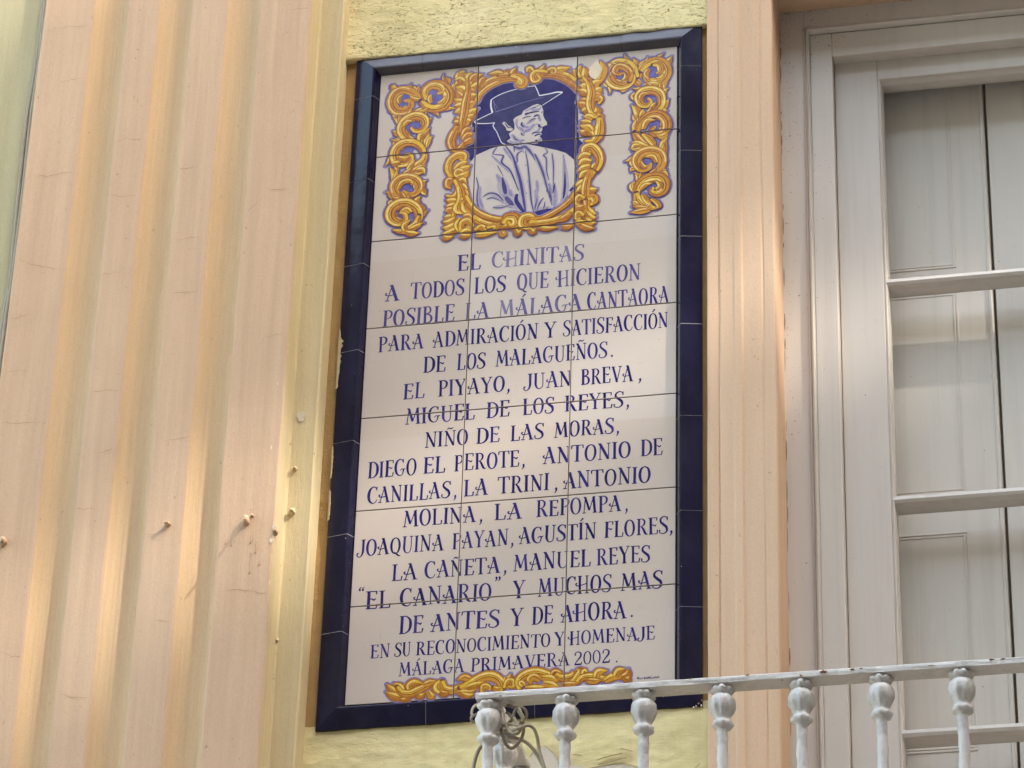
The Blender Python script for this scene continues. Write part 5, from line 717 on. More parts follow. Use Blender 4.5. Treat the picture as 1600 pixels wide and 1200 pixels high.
P = ornament([["B",[[-102,-88.6,7.7],[-94.1,-71,7.7],[-80.6,-57.3,7.7],[-62.7,-47.6,7.7],[-43.2,-41.4,7.7],[-22.2,-42.2,7.7]]],["B",[[-100.1,-60.1,9.9],[-83.8,-45,9.9],[-67.2,-36.8,9.9],[-47.6,-35.8,9.8],[-28,-37.3,9.8],[-18.2,-34.2,9.8]]],["L",[[-47.8,-28.9,7.8],[-62,-23.8,11.8],[-78.8,-23.5,1.2]]],["S",[[-59,-29.3,5.2],[-47.7,-30.6,8.9],[-39.4,-30,10.1],[-39.6,-23.1,7.3],[-46.6,-23.1,3.4]]],["L",[[-33.6,-34,6.7],[-28.4,-22.8,10.1],[-23.7,-14.8,1]]],["B",[[24.2,-39.7,7.7],[39.5,-40.7,7.7],[57.8,-45.4,7.7],[76.1,-57,7.7],[91.6,-70.6,7.6],[104.4,-87.3,7.6]]],["B",[[25.4,-30.5,10.5],[43.6,-35.3,10.5],[63.2,-39.3,10.5],[80,-47.3,10.5],[97,-61.1,10.4]]],["L",[[53.3,-32.2,8.8],[67.2,-30.5,13.4],[85.2,-27.5,1.3]]],["S",[[40.8,-34.1,4.8],[44.8,-27.8,8.1],[53.2,-28.8,9.2],[53.4,-35.6,6.7],[47.8,-34.9,3.1]]],["L",[[21.1,-28.3,6.6],[29.4,-24.2,10.1],[33.4,-14.5,1]]],["S",[[-33.7,-32.3,6.5],[-16.8,-37.8,10.4],[-6.7,-49.2,12.4],[-10.6,-58.9,12.1],[-19.1,-54.5,8.1],[-17.9,-46.1,4.2]]],["S",[[40.8,-34.1,6.5],[21.2,-30,10.4],[11.6,-37.4,12.4],[14.6,-49.6,12.1],[23,-47.2,8.1],[20,-38.4,4.2]]],["L",[[9.9,-28.7,7.8],[2.8,-21,11.8],[-1.2,-29,1.2]]],["L",[[-121.6,-45.6,8.9],[-127.8,-29.6,13.2],[-132.6,-15.4,12.7],[-127.1,-10.9,1.4]]],["L",[[-120.7,-33.8,8.9],[-118.2,-23.9,13.5],[-114.2,-15.8,1.4]]],["L",[[-132,-32.5,8.9],[-139.4,-21.4,13.6],[-141.8,-12.5,1.4]]],["L",[[-122.9,-48.9,10],[-134.7,-35.6,15.2],[-147.1,-42.6,1.5]]],["L",[[-126.1,-40,8.9],[-137.7,-30.1,13.5],[-146.8,-30.7,1.4]]],["L",[[-113.2,-46.6,8.4],[-103.9,-30.7,12.7],[-90.1,-22.2,1.3]]],["L",[[-114.9,-37.9,8.4],[-108.2,-26.8,12.7],[-98.6,-19.4,1.3]]],["L",[[-114.3,-55,9.5],[-100.5,-48.2,14.3],[-89.5,-41,1.4]]],["L",[[-94.9,-47.1,7.8],[-91,-37.4,11.8],[-84.2,-31.4,1.2]]],["L",[[-122.2,-69.3,10.6],[-132.6,-54.5,16.1],[-143.4,-48.2,1.6]]],["L",[[-124.8,-75.8,8.9],[-134.8,-71.2,13.5],[-143.1,-55,1.4]]],["L",[[-124.5,-86,9.5],[-135.7,-84.7,14.3],[-147.2,-76.5,1.4]]],["L",[[-124,-99.5,9.4],[-135.4,-94.8,14.3],[-145.9,-93.6,1.4]]],["L",[[-125,-111.2,9.4],[-133.5,-106.9,14.3],[-144.6,-110.6,1.4]]],["L",[[-120.5,-79.7,10.6],[-116.8,-63.2,16],[-102.9,-59.7,1.6]]],["L",[[-121.4,-93.1,10.6],[-113.6,-75.4,16],[-101.1,-71.8,1.6]]],["L",[[-122.1,-113.2,10.5],[-115.7,-95.5,16],[-100.6,-88.8,1.6]]],["L",[[-121.8,-123.4,10],[-109.5,-113,15.1],[-97.2,-106.1,1.5]]],["L",[[-124.2,-133.2,10],[-114.7,-125.9,15.1],[-105.2,-118.6,1.5]]],["L",[[-123.8,-143.3,8.3],[-117.2,-134,12.6],[-111.6,-134.6,1.3]]],["L",[[-131.2,-134,7.8],[-138.4,-126.5,11.8],[-141.4,-121.1,1.2]]],["L",[[-132.3,-140.6,7.2],[-140.9,-134.6,10.9],[-145.2,-132.4,1.1]]],["S",[[-131.7,-159.1,6.9],[-128.3,-134.4,11.1],[-124.9,-112.9,13.2],[-123,-87.8,12.9],[-119.1,-59.5,8.7],[-122.1,-33.7,4.5]]],["S",[[-139.1,-144.9,5.7],[-140.1,-158.1,10.9],[-144,-166.1,3.6]]],["L",[[-127,-171.3,7.7],[-119.2,-155.5,11.7],[-109.6,-153.3,1.2]]],["L",[[-125.3,-179.9,7.7],[-116,-167.6,11.7],[-104.9,-167.2,1.2]]],["L",[[-123.7,-188.4,7.7],[-112.8,-181.3,11.7],[-106,-175.4,1.2]]],["S",[[-137.9,-143.5,7],[-144.3,-159.5,11.8],[-149.2,-178.9,13.4],[-144.3,-197.8,9.7],[-132.8,-207.4,4.5]]],["L",[[-135.9,-200.4,6.6],[-127.7,-194.7,10],[-124,-181.8,1]]],["S",[[-145.2,-266.4,6.4],[-152.9,-245,9.8],[-148.5,-224.9,11.8],[-135,-214,12.5],[-122.8,-215.4,10.7],[-122.5,-225.8,7.4],[-129.5,-224,4.2]]],["L",[[-138.9,-248.7,8.2],[-127.2,-237.6,12.5],[-113.7,-230.9,1.2]]],["L",[[-137,-255,8.2],[-121.7,-248.5,12.4],[-108.1,-241.8,1.2]]],["S",[[-121,-267.1,4.8],[-135,-261.4,8.2],[-133.7,-251.3,9.4],[-124.9,-254.3,6.8],[-126.4,-262.4,3.1]]],["L",[[-133.1,-265.7,8.2],[-119.4,-263.2,12.4],[-111.1,-253.8,1.2]]],["L",[[-139.7,-275.2,7.5],[-150.2,-272,11.1],[-151.4,-284.2,10.6],[-144.2,-293.2,1.1]]],["L",[[-130.8,-282.4,8.2],[-122.5,-275.1,12.4],[-115.3,-282,1.2]]],["L",[[-130.4,-294.7,8.2],[-122,-289.5,12.4],[-111.2,-302.9,1.2]]],["L",[[-128.4,-303.1,8.2],[-118,-304.2,12.4],[-109,-315.4,1.2]]],["S",[[-132.4,-286.3,6.4],[-130.1,-302.9,11.7],[-140,-314,10.6],[-152.2,-308.6,4.1]]],["L",[[-132.8,-322.9,8.2],[-143.1,-321.8,12.4],[-154.4,-318.5,1.2]]],["L",[[-134.2,-330.9,8.2],[-144.4,-333.9,12.4],[-153.9,-332.8,1.2]]],["L",[[-137.2,-342.8,8.8],[-147.5,-343.7,13.4],[-154.2,-347,1.3]]],["L",[[-140.1,-358.7,8.2],[-150.3,-359.6,12.4],[-155.5,-357,1.2]]],["S",[[-138.1,-271.3,7],[-126.9,-295.1,11.8],[-124.3,-319.8,13.4],[-133.8,-343.1,9.7],[-139.8,-366.8,4.5]]],["L",[[-124.2,-323.9,9.5],[-115.6,-322.8,14.4],[-111.8,-333.4,1.4]]],["L",[[-127.5,-327.6,10.2],[-130.3,-343.5,15.5],[-117.9,-355,1.5]]],["L",[[-118.9,-328.5,9.5],[-113.1,-345.4,14.4],[-102.5,-354.6,1.4]]],["L",[[-133,-363.5,8.8],[-146.4,-372.1,13.4],[-158.5,-368.8,1.3]]],["L",[[-130.9,-375.8,8.8],[-144.2,-384.4,13.4],[-158.8,-382.9,1.3]]],["L",[[-128.7,-388.1,8.8],[-143.8,-396.6,13.4],[-158.3,-397,1.3]]],["L",[[-122.7,-364.6,8.1],[-129,-380,12.3],[-126.7,-396.4,1.2]]],["L",[[-117.6,-363.1,9.5],[-109.1,-362,14.4],[-100.4,-367,1.4]]],["S",[[-121.6,-394.9,5.8],[-120.6,-376.9,9.9],[-108.8,-372.1,11.3],[-101.5,-385,8.2],[-110,-386.1,3.8]]],["L",[[-121.4,-401,8.1],[-111.4,-396,12.3],[-99.5,-395.3,1.2]]],["L",[[-157.2,-403.2,6.1],[-148.5,-408.1,9.2],[-136.6,-405.4,0.9]]],["L",[[-123,-404.8,6.1],[-112.7,-407.9,9.2],[-100.8,-405.2,0.9]]],["L",[[-92.3,-406.1,6.1],[-76.9,-407.7,9.2],[-49.8,-404.6,0.9]]],["L",[[-43.1,-403.3,6.1],[-37.7,-411.9,9.2],[-34.6,-402.2,0.9]]],["L",[[-14.2,-402.4,6.1],[-8.9,-413,9.2],[-2.3,-403.7,0.9]]],["B",[[-116,-312.6,8.6],[-106.7,-333.9,8.6],[-90.6,-353.9,8.6],[-67.9,-368.5,8.6],[-47.3,-375.7,8.5],[-28.4,-380.8,8.5]]],["B",[[-98.8,-365.1,11.1],[-81.2,-379.1,11.1],[-57.1,-388.8,11.1],[-31.5,-391.5,11.1]]],["S",[[-94.3,-395.8,5.3],[-82.6,-389,9.7],[-75.6,-395.8,8.8],[-82.3,-399.1,3.4]]],["S",[[-70.6,-392.3,4.8],[-55.4,-387.9,8.7],[-51.8,-394.4,7.9],[-56.9,-395.8,3.1]]],["S",[[-40.2,-385.6,7.9],[-32.1,-372.3,12.7],[-16.7,-374,15],[-12.9,-388.5,14.7],[-22.9,-395.4,9.9],[-28.3,-384.8,5.1]]],["S",[[22.8,-392.3,7.9],[15.7,-377.5,12.6],[2.1,-378,15],[-0.9,-391.8,14.7],[11.1,-399.1,9.9],[14.3,-389.4,5.1]]],["B",[[102.7,-328,8.1],[93,-344.9,8],[76.6,-361,8],[58.4,-373,8],[36.9,-382.5,8],[15.1,-383.2,8.1]]],["B",[[103.4,-367.9,10.9],[83.6,-381.6,10.9],[57.1,-390.7,10.9],[28.8,-392.6,10.9],[13.6,-389.9,10.9]]],["L",[[70.5,-390.1,7.9],[85.4,-383.8,12],[93.5,-372.8,1.2]]],["L",[[30.6,-401.7,6],[47.5,-407.4,9],[70.8,-406,0.9]]],["L",[[14,-403.8,6],[20.9,-412.5,9],[25.7,-403.1,0.9]]],["L",[[75.8,-406.5,5.9],[89.2,-407.9,9],[99.1,-405.1,0.9]]],["L",[[108,-54,8.2],[99.4,-42.8,12.5],[90.9,-35,1.3]]],["L",[[110.7,-54.3,8.8],[104.9,-38.4,13.3],[107.5,-25.1,1.3]]],["L",[[113.5,-56.4,8.2],[116.1,-43.1,12.5],[113.1,-30.9,1.3]]],["L",[[140.2,-74.7,9.3],[148.2,-58.8,13.7],[152.1,-39,13.2],[146.3,-19.6,1.4]]],["L",[[126.5,-83.2,10.4],[120.6,-65.7,15.8],[105.3,-62.1,1.6]]],["L",[[126.7,-96.7,10.4],[118.1,-78.8,15.8],[105.5,-74,1.6]]],["L",[[122.6,-99.6,8.8],[112.7,-90,13.3],[104.3,-83.9,1.3]]],["L",[[133.4,-87.4,9.9],[137.4,-72.7,14.9],[148.3,-67.3,1.5]]],["L",[[133.6,-95.8,9.3],[143.1,-90.2,14.1],[150,-84.3,1.4]]],["S",[[128.6,-130.4,6.4],[129.7,-115.5,10.9],[139.2,-106.6,12.4],[147.6,-112.6,9],[145,-122.3,4.1]]],["L",[[128.2,-108.6,8.2],[137.8,-101.4,12.4],[150.2,-99.5,1.2]]],["L",[[125.6,-113.3,8.7],[115.9,-112.2,13.3],[108.8,-104.7,1.3]]],["L",[[127.3,-133.6,9.8],[116.1,-123.9,14.9],[100.7,-113.8,1.5]]],["L",[[128.8,-143.8,9.3],[119,-136,14.1],[110.8,-136.7,1.4]]],["S",[[141.4,-155.3,7.3],[131.5,-140.8,11.6],[127,-120.2,13.8],[129.4,-93.6,13.5],[123.5,-69.4,9.1],[113.5,-56.4,4.7]]],["L",[[137.1,-144.8,8.2],[142.5,-140.4,12.4],[138.2,-129.9,1.2]]],["L",[[138.7,-158.3,8.2],[146.9,-155.9,12.4],[144,-145.6,1.2]]],["L",[[134.5,-157.8,8.2],[124.8,-151.7,12.4],[115.1,-150.6,1.2]]],["L",[[129.2,-168.8,7.6],[119.5,-164.4,11.6],[109.8,-159.9,1.2]]],["L",[[130.7,-177.3,8.2],[119.7,-176,12.4],[107.2,-171.3,1.2]]],["L",[[129.5,-187.1,8.2],[118.5,-189.2,12.4],[107.4,-182.9,1.2]]],["S",[[147,-157,7.9],[147.3,-177.5,13.4],[144.3,-199.6,15.2],[134.3,-212.7,11],[120.8,-210.1,5.1]]],["L",[[134.2,-200.4,7.3],[127.2,-189.5,11.1],[117,-184.2,1.1]]],["L",[[132.3,-188,8],[123.6,-176.8,12.2],[110.1,-175.2,1.2]]],["S",[[142.1,-282.3,7.8],[148.6,-262.9,11.9],[144.9,-242.2,14.3],[132.8,-224.7,15.2],[119.4,-227.2,13],[119.6,-239.4,9],[128,-236.3,5.1]]],["L",[[129.8,-246.6,8.7],[116.3,-243.1,13.1],[104.7,-251.9,1.3]]],["L",[[131.7,-261,8.6],[116.5,-257.2,13.1],[106.6,-266.2,1.3]]],["L",[[130.2,-270.9,8.6],[116.8,-273.4,13.1],[105.2,-280.1,1.3]]],["L",[[135.4,-277.5,6.6],[138.6,-269.8,10.1],[140.2,-263.9,1]]],["L",[[128.7,-282.8,8.6],[117.1,-287.5,13.1],[108.8,-296.6,1.3]]],["S",[[138.8,-283.9,6.2],[124,-302.3,11.4],[124.3,-318.4,10.3],[136.1,-323.7,4]]],["L",[[124,-302.3,8.6],[112.4,-309.1,13.1],[100.8,-313.8,1.3]]],["L",[[122.5,-314.2,8.6],[112.6,-321.1,13.1],[102.7,-328,1.3]]],["L",[[126.1,-326.6,7.9],[136.1,-327.7,12],[144.4,-324.6,1.2]]],["S",[[132,-279.1,6.8],[124,-302.3,11.5],[121.1,-330,13.1],[125,-360.3,9.4],[120.5,-389.6,4.3]]],["S",[[119.7,-345.8,6.2],[109.6,-340.7,11.4],[104.8,-352.2,10.3],[111.6,-358.9,4]]],["S",[[126.4,-346.6,6.2],[136.4,-343.7,11.4],[139.9,-354,10.3],[133.3,-361.2,4]]],["L",[[120,-363.8,8.6],[110.1,-366.6,13],[101.6,-361.8,1.3]]],["L",[[125.1,-368.3,8.6],[133.6,-381.1,13],[143.6,-382.2,1.3]]],["L",[[123.6,-378,8.6],[132.1,-390.8,13],[143.8,-392.1,1.3]]],["S",[[118.7,-385.4,5.7],[108.6,-378.4,10.4],[105.4,-388,9.4],[112.2,-390.7,3.7]]],["L",[[122.2,-393.7,8.6],[130.7,-402.5,13],[142.3,-403.8,1.3]]],["L",[[119,-399.3,7.9],[110.7,-400.4,12],[103.9,-395.7,1.2]]],["L",[[110.7,-404.3,7.2],[124.2,-413.7,11],[140.8,-417.4,1.1]]]], (), 2, 1.3)
P.v = [(x, y - 0.0004, z) for x, y, z in P.v]
P.build('portrait_frame', MATS, plq)
pp = Paint(); pp.poly(mm_([[132.5,-24.7],[140.6,-13.8],[144.3,-26.2],[150.7,-40.5],[146.7,-51.9],[141.3,-59.7],[137.2,-64.3],[130.2,-60],[126,-54.5],[123.1,-45.7],[125.7,-37.5],[121.5,-37],[127,-30.9]]), -0.0026, 0); pp.build('glaze_chip', [BISC], plq)

# ------------------------------------------------------------------ door surround
cs = thing('door_surround', (1.2, 0, GZ), 'salmon moulded plaster surround framing the balcony door', 'door surround')
cp = [(0.3605, 0.02), (0.3605, -0.014), (0.3625, -0.016), (0.381, -0.016), (0.383, -0.0135), (0.3855, -0.0165), (0.3865, -0.019), (0.409, -0.021), (0.413, -0.0235), (0.425, -0.0245), (0.4295, -0.0205), (0.463, -0.0205), (0.466, -0.018), (0.469, -0.0205), (0.486, -0.0205), (0.489, -0.0175), (0.489, 0.105)]
cp = [(x, -0.0185 + (y + 0.0185) * 0.65) if -0.03 < y < 0 else (x, y) for x, y in cp]
bm = bmesh.new(); prism(bm, cp, -2.2, 0.6, 0.03, None, 0.0008, seed=4); prism(bm, cp, GZ, -2.2, 0.3, None, 0.0008, seed=4)
bmesh.ops.recalc_face_normals(bm, faces=bm.faces[:]); link('moulding', bm, CASE, cs)
c2_ = [(2.3 - x, y) for x, y in cp]; bm = bmesh.new(); prism(bm, c2_, GZ, 0.6, 0.2, None, 0.0008, seed=9); bmesh.ops.recalc_face_normals(bm, faces=bm.faces[:]); link('moulding', bm, CASE, cs)
lp = [(0.105, 0.132), (-0.016, 0.134), (-0.0205, 0.138), (-0.0205, 0.155), (-0.0245, 0.195), (-0.021, 0.21), (-0.0165, 0.24), (-0.0165, 0.262), (0.02, 0.262)]
bm = bmesh.new(); prism(bm, lp, 0.4892, 1.811, 0.05, None, 0.0008, 'x'); bmesh.ops.recalc_face_normals(bm, faces=bm.faces[:]); link('lintel', bm, CASE, cs)

# ------------------------------------------------------------------ balcony door
dr = thing('balcony_door', (1.15, 0.12, -2.62), 'tall white wooden balcony door with small panes and closed shutters behind the glass', 'door')
ZB = -2.60
def seams(parts, name, mat, parent, bev=0.0015):
    bm = bmesh.new()
    for a_, b_ in parts: box(bm, a_, b_, bev)
    return link(name, bm, mat, parent)
fr_ = seams([((0.484, 0.100, ZB), (0.537, 0.20, 0.139)), ((1.763, 0.100, ZB), (1.816, 0.20, 0.139)), ((0.537, 0.1005, 0.080), (1.763, 0.2, 0.139))], 'frame', WOOD, dr)
bm = bmesh.new()
bp_ = [(0.536, 0.102), (0.5372, 0.0945), (0.5395, 0.0925), (0.5415, 0.0955), (0.5428, 0.0905), (0.5455, 0.089), (0.5475, 0.093), (0.549, 0.103)]
prism(bm, bp_, ZB, 0.086, 0.03, None, 0.0005, seed=2); prism(bm, [(2.3 - x, y) for x, y in bp_], ZB, 0.086, 0.2, None, 0.0005)
prism(bm, [(y, 0.622 - x) for x, y in bp_], 0.545, 1.755, 0.03, None, 0.0005, 'x')
bmesh.ops.recalc_face_normals(bm, faces=bm.faces[:]); link('bead', bm, WOOD, fr_, smooth=False)
seams([((0.5485, 0.1035, ZB), (0.5925, 0.20, 0.0735)), ((1.7075, 0.1035, ZB), (1.7515, 0.20, 0.0735)), ((0.5925, 0.1040, 0.0155), (1.7075, 0.2, 0.0735))], 'inner_frame', WOOD, fr_, 0.002)
bm = bmesh.new(); z = 0.09
while z > -1.9:
    L_ = random.uniform(0.006, 0.05); wd = random.uniform(0.0004, 0.0016); x = 0.4905 + random.uniform(-0.0004, 0.0006); n = 5
    if random.random() < 0.72: flat(bm, [(x - wd * 0.5, z), (x + wd * 0.5, z), (x + wd, z - L_ * 0.5), (x + wd * 0.4, z - L_), (x - wd * 0.4, z - L_), (x - wd * 0.8, z - L_ * 0.6)], 0.0990)
    z -= L_ + random.uniform(0.002, 0.02)
link('caulk_gap', bm, CRACK, fr_)
bm = bmesh.new()
for k in range(420):
    u = random.random() ** 2.2
    x = random.choice((random.uniform(0.492, 0.535), 0.550 + random.random() ** 2 * 0.04, random.uniform(0.492, 0.51))); z = 0.13 - u * 1.0
    if random.random() < 0.12: x, z = random.uniform(0.5, 0.9), random.uniform(0.085, 0.135)
    if random.random() < 0.10: x, z = random.uniform(0.55, 0.62), random.uniform(0.03, 0.07)
    r = random.uniform(0.0004, 0.0011) * (1 if random.random() < 0.9 else 1.7); y = 0.0990 if x < 0.536 or z > 0.083 else 0.1025
    flat(bm, [(x + r * math.cos(t * 1.05) * random.uniform(0.6, 1.3), z + r * math.sin(t * 1.05) * random.uniform(0.7, 1.3)) for t in range(6)], y - 0.0002)
link('grime_specks', bm, CRACK, fr_)
YL, YG = 0.132, 0.166
BARS = [-0.5005, -0.9765, -1.4510, -1.927]
def leaf(x0, x1, flip):
    lf = seams([((x0, YL, ZB), (x0 + 0.084, YL + 0.05, 0.05)), ((x1 - 0.084, YL, ZB), (x1, YL + 0.05, 0.05)), ((x0 + 0.084, YL + 0.0006, -0.031), (x1 - 0.084, YL + 0.05, 0.05)), ((x0 + 0.084, YL + 0.0006, ZB), (x1 - 0.084, YL + 0.05, -2.38))], 'door_leaf', WOOD, dr, 0.0018)
    a_, b_ = x0 + 0.084, x1 - 0.084
    bm = bmesh.new()
    for xx, s in ((a_, 1), (b_, -1)):
        q = [(xx, YL + 0.003), (xx + s * 0.0035, YL + 0.0015), (xx + s * 0.006, YL + 0.004), (xx + s * 0.0085, YL + 0.012), (xx + s * 0.0085, YG + 0.004)]
        prism(bm, q, -2.38, -0.031, 0.03, None, 0.0007, seed=xx)
    prism(bm, [(YL + 0.008, -0.031), (YL + 0.016, -0.0365), (YG + 0.004, -0.0365)], a_, b_, 0.05, None, 0.0004, 'x')
    bmesh.ops.recalc_face_normals(bm, faces=bm.faces[:]); link('glazing_bead', bm, WOOD, lf)
    zs = [-0.0365]
    for z in BARS:
        bm = bmesh.new()
        prism(bm, [(YG + 0.004, z + 0.004), (YL + 0.008, z), (YL + 0.003, z - 0.001), (YL + 0.002, z - 0.008), (YL + 0.005, z - 0.0135), (YL + 0.012, z - 0.016), (YL + 0.014, z - 0.0185), (YG + 0.004, z - 0.021)], a_ + 0.002, b_ - 0.002, 0.03, None, 0.0007, 'x', True, z)
        bmesh.ops.recalc_face_normals(bm, faces=bm.faces[:]); link('glazing_bar', bm, WOOD, lf); zs.append(z)
    zs.append(-2.38)
    for i in range(len(zs) - 1):
        bm = bmesh.new(); y = YG; vs = [bm.verts.new(p) for p in ((a_ + 0.006, y, zs[i + 1]), (b_ - 0.006, y, zs[i + 1]), (b_ - 0.006, y + 0.0005, zs[i]), (a_ + 0.006, y + 0.0005, zs[i]))]; bm.faces.new(vs); link('glass_pane', bm, GLASS, lf)
leaf(0.5935, 1.1485, 0); leaf(1.1515, 1.7065, 1)
YS = 0.215
def shutter(x0, x1, mould):
    sh = seams([((x0, YS, ZB), (x1, YS + 0.03, 0.02))], 'shutter', SHUT, dr, 0.003)
    for z1, z0 in ((0.005, -0.433), (-0.49, -0.932), (-1.018, -1.46), (-1.53, -1.97)):
        bm = bmesh.new(); xa, xb = mould; dd = 0.0035
        for k, (e, hgt) in enumerate(((0, 0.0016), (0.0060, 0.0011))):
            for p0, p1 in (((xa + e, z0 + e), (xb - e, z0 + e)), ((xb - e, z0 + e), (xb - e, z1 - e)), ((xb - e, z1 - e), (xa + e, z1 - e)), ((xa + e, z1 - e), (xa + e, z0 + e))):
                lo = (min(p0[0], p1[0]) - dd / 2, YS - hgt - 0.0002 * (p0[0] == p1[0]), min(p0[1], p1[1]) - dd / 2); hi = (max(p0[0], p1[0]) + dd / 2, YS + 0.002, max(p0[1], p1[1]) + dd / 2); box(bm, lo, hi, 0.0008)
        link('panel_moulding', bm, SHUT, sh)
    return sh
shutter(0.60, 0.8775, (0.66, 0.808)); shutter(0.8825, 1.147, (0.953, 1.09)); shutter(1.153, 1.42, (1.21, 1.35)); shutter(1.425, 1.70, (1.49, 1.64))
bm = bmesh.new()
prism(bm, [(0.868, YS - 0.0002), (0.8695, YS - 0.004), (0.8735, YS - 0.005), (0.8770, YS - 0.003), (0.8775, YS + 0.01)], ZB, 0.02, 0.04, None, 0.0004); bmesh.ops.recalc_face_normals(bm, faces=bm.faces[:]); link('edge_bead', bm, SHUT, dr)
bm = bmesh.new(); box(bm, (0.49, YS + 0.032, ZB), (1.81, YS + 0.09, 0.13)); link('dark_room_backing', bm, CRACK, dr)

# ------------------------------------------------------------------ balcony
rl = thing('balcony_railing', (1.1, -0.43, -2.58), 'white painted iron balcony railing with knobbed balusters and rust spots', 'railing')
ZR = -1.6315
bm = bmesh.new()
def flatbar(bm, p0, p1, n, hw, hh, along):
    rows = []
    for i in range(n + 1):
        t = i / n; r = []
        for u, v in ((-1, -1), (-0.5, -1.02), (0.5, -1.02), (1, -1), (1, -0.7), (1.02, 0.0), (1, 0.7), (0.9, 1), (0.3, 1.05), (-0.3, 1.05), (-0.9, 1), (-1, 0.7), (-1.02, 0), (-1, -0.7)):
            c = Vector(p0).lerp(Vector(p1), t); d = noise.noise(Vector((t * 60, u * 2, v * 2))) * 0.0009 + noise.noise(Vector((t * 17, u, v + 7))) * 0.0007
            r.append(bm.verts.new((c.x, c.y + u * hw + d, c.z + v * hh + d) if along == 'x' else (c.x + u * hw + d, c.y, c.z + v * hh + d)))
        rows.append(r)
    for a_, b_ in zip(rows, rows[1:]):
        for k in range(len(a_)): bm.faces.new((a_[k], a_[(k + 1) % len(a_)], b_[(k + 1) % len(a_)], b_[k]))
    bm.faces.new(rows[0]); bm.faces.new(rows[-1])
flatbar(bm, (0.0425, -0.4300, ZR + 0.0055), (2.0, -0.4300, ZR + 0.0055), 240, 0.0185, 0.0055, 'x')
flatbar(bm, (0.0620, -0.4105, ZR + 0.0054), (0.0620, 0.0, ZR + 0.0054), 50, 0.0175, 0.0052, 'y')
flatbar(bm, (1.98, -0.4105, ZR + 0.0054), (1.98, 0.0, ZR + 0.0054), 30, 0.0175, 0.0052, 'y')
bmesh.ops.recalc_face_normals(bm, faces=bm.faces[:]); link('handrail', bm, IRON, rl, smooth=False)
for k, (px, py, w_, h_) in enumerate(((1332, 1046, 0.010, 0.004), (1346, 1045, 0.006, 0.003), (1287, 1050, 0.016, 0.006), (1168, 1055, 0.007, 0.003), (1549, 1031, 0.010, 0.004), (1567, 1030, 0.008, 0.004), (897, 1072, 0.008, 0.003), (1078, 1061, 0.006, 0.002), (782, 1088, 0.005, 0.003), (1222, 1063, 0.006, 0.0025), (1455, 1040, 0.012, 0.003))):
    c = at(px, py, -0.4493); bm = bmesh.new(); n = 11
    flat(bm, [(c.x + w_ * 0.5 * math.cos(t * 2 * math.pi / n) * random.uniform(0.5, 1.15), c.z + h_ * 0.5 * math.sin(t * 2 * math.pi / n) * random.uniform(0.5, 1.15)) for t in range(n)], -0.4500 - 0.0001 * (k % 3)); link('rust_spot', bm, RUST if k not in (6, 7, 10) else CRACK, rl)
bp2 = [(0.0130, ZR + 0.001), (0.0165, ZR - 0.002), (0.0185, ZR - 0.006), (0.0180, ZR - 0.009), (0.0155, ZR - 0.0125), (0.0120, ZR - 0.0145), (0.0150, ZR - 0.0165), (0.0185, ZR - 0.020), (0.0207, ZR - 0.026), (0.0208, ZR - 0.032), (0.0195, ZR - 0.040), (0.0165, ZR - 0.0475), (0.0135, ZR - 0.054), (0.0124, ZR - 0.059), (0.0140, ZR - 0.0620), (0.0165, ZR - 0.0645), (0.0168, ZR - 0.0685), (0.0150, ZR - 0.0725), (0.0105, ZR - 0.0750), (0.0090, ZR - 0.079)]
lob = [0, .18, .26, .24, .10, 0, 0, .03, .08, .16, .22, .20, .08, 0, 0, .10, .16, .12, 0, 0]
def shaft(n0, n1, k): return [(0.0088 + 0.0004 * math.sin(i * 2.1), n0 + (n1 - n0) * i / k) for i in range(1, k + 1)]
tail = [(0.013, -2.46), (0.013, -2.48), (0.0165, -2.49), (0.0165, -2.5), (0.0085, -2.51), (0.0085, -2.58)]
pf2 = bp2 + shaft(ZR - 0.079, -2.45, 60) + tail
bm = bmesh.new(); lathe(bm, pf2, 0.0, 0.0, 32, lob + [0] * (len(pf2) - len(lob)))
for v in bm.verts:
    n_ = noise.fractal(v.co * 130, 1, 2, 2); rr = Vector((v.co.x, v.co.y, 0))
    if rr.length > 1e-6: v.co += rr.normalized() * n_ * 0.0017
bmesh.ops.recalc_face_normals(bm, faces=bm.faces[:])
b0 = link('baluster', bm, IRON, rl, loc=(0, 0, 0), smooth=True)
pos = [(0.0620 + 0.1283 * i, -0.43) for i in range(16)] + [(0.0620, -0.300), (0.0620, -0.172), (0.0620, -0.045), (1.98, -0.3), (1.98, -0.172)]
for i, (x, y) in enumerate(pos):
    b = b0 if i == 0 else b0.copy()
    if i: COL.objects.link(b); b.parent = rl
    b.location = Vector((x, y, 0)) - Vector(rl.location); b.rotation_euler = (0, 0, random.uniform(0, 6.2))
bm = bmesh.new(); box(bm, (0.0805, -0.395, ZR - 0.022), (0.0845, -0.362, ZR - 0.001), 0.0015); box(bm, (0.055, -0.409, ZR - 0.018), (0.079, -0.392, ZR - 0.001), 0.002); link('corner_lug', bm, IRON, rl)
bm = bmesh.new(); box(bm, (0.05, -0.438, -2.60), (1.99, -0.422, -2.57), 0.002); box(bm, (0.055, -0.421, -2.60), (0.07, 0.0, -2.57), 0.002); link('bottom_rail', bm, IRON, rl)
bm = bmesh.new(); box(bm, (0.02, -0.47, -2.74), (2.02, -0.0015, -2.601), 0.01); tag(link('balcony_floor', bm, CREAM, loc=(1.0, -0.2, -2.74)), 'plastered balcony floor slab under the white railing', 'balcony')

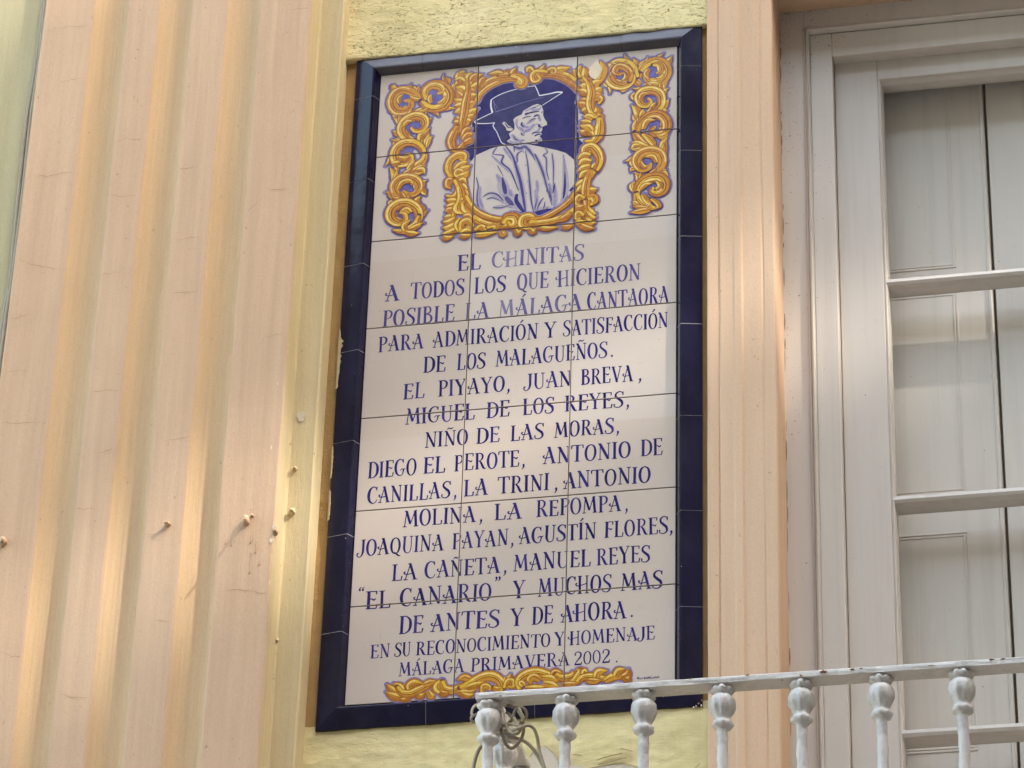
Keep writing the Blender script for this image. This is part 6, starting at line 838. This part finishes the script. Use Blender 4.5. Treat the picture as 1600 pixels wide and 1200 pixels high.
# cable tangle on the railing corner
def zp(p, y): q = at(720 + p[0] / 9.2308, 1070 + p[1] / 9.2308, y); return tuple(q)
bm = bmesh.new()
def cab(pts, r=0.0022):
    r *= 1.22
    tube(bm, [zp(p, p[2] if len(p) > 2 else -0.415) for p in pts], r, 8, 6)
cab([(300, 300, -.40), (235, 285, -.41), (175, 335, -.42), (158, 420, -.425), (190, 440, -.425), (250, 415, -.41), (300, 420, -.40)], 0.0019)
cab([(300, 560, -.40), (240, 545, -.415), (170, 530, -.425), (150, 480, -.43), (200, 440, -.425), (300, 470, -.40)], 0.0019)
cab([(560, 250, -.41), (700, 300, -.42), (800, 350, -.43), (875, 450, -.435), (905, 570, -.43), (900, 700, -.425), (840, 830, -.42), (740, 915, -.42), (660, 870, -.42), (605, 740, -.42), (580, 640, -.41)], 0.0023)
cab([(800, 520, -.43), (760, 450, -.432), (790, 360, -.434), (860, 325, -.436), (925, 360, -.436), (950, 440, -.432), (900, 520, -.43), (850, 540, -.43)], 0.0021)
cab([(840, 330, -.44), (870, 400, -.441), (900, 470, -.44), (890, 540, -.438)], 0.0019)
cab([(660, 400, -.42), (720, 440, -.43), (735, 500, -.43), (690, 550, -.42)], 0.0021)
cab([(580, 600, -.41), (680, 570, -.43), (790, 580, -.44), (830, 600, -.44), (770, 480, -.44)], 0.0022)
cab([(650, 560, -.43), (680, 640, -.435), (750, 700, -.44), (820, 700, -.44), (860, 640, -.44), (850, 560, -.43)], 0.0022)
cab([(640, 665, -.42), (760, 650, -.44), (870, 615, -.445), (970, 585, -.445), (1050, 630, -.44), (1100, 750, -.435), (1125, 900, -.43), (1160, 1050, -.43), (1210, 1220, -.43), (1260, 1500, -.43), (1290, 1900, -.43)], 0.0023)
cab([(700, 760, -.40), (800, 770, -.41), (890, 800, -.42), (990, 870, -.42), (1080, 980, -.42), (1160, 1120, -.42), (1230, 1300, -.42), (1270, 1900, -.42)], 0.0025)
cab([(420, 740, -.40), (340, 840, -.41), (265, 930, -.41), (215, 1050, -.41), (185, 1180, -.41), (165, 1400, -.41), (160, 1900, -.41)], 0.0026)
cab([(560, 640, -.41), (600, 590, -.42), (660, 600, -.425), (700, 650, -.43), (760, 660, -.44)], 0.0021)
tag(link('tangled_cable', bm, [CABLE], loc=tuple(zp((600, 600), -.42)), smooth=True), 'grey brown cable looped and knotted round the railing corner', 'cable')
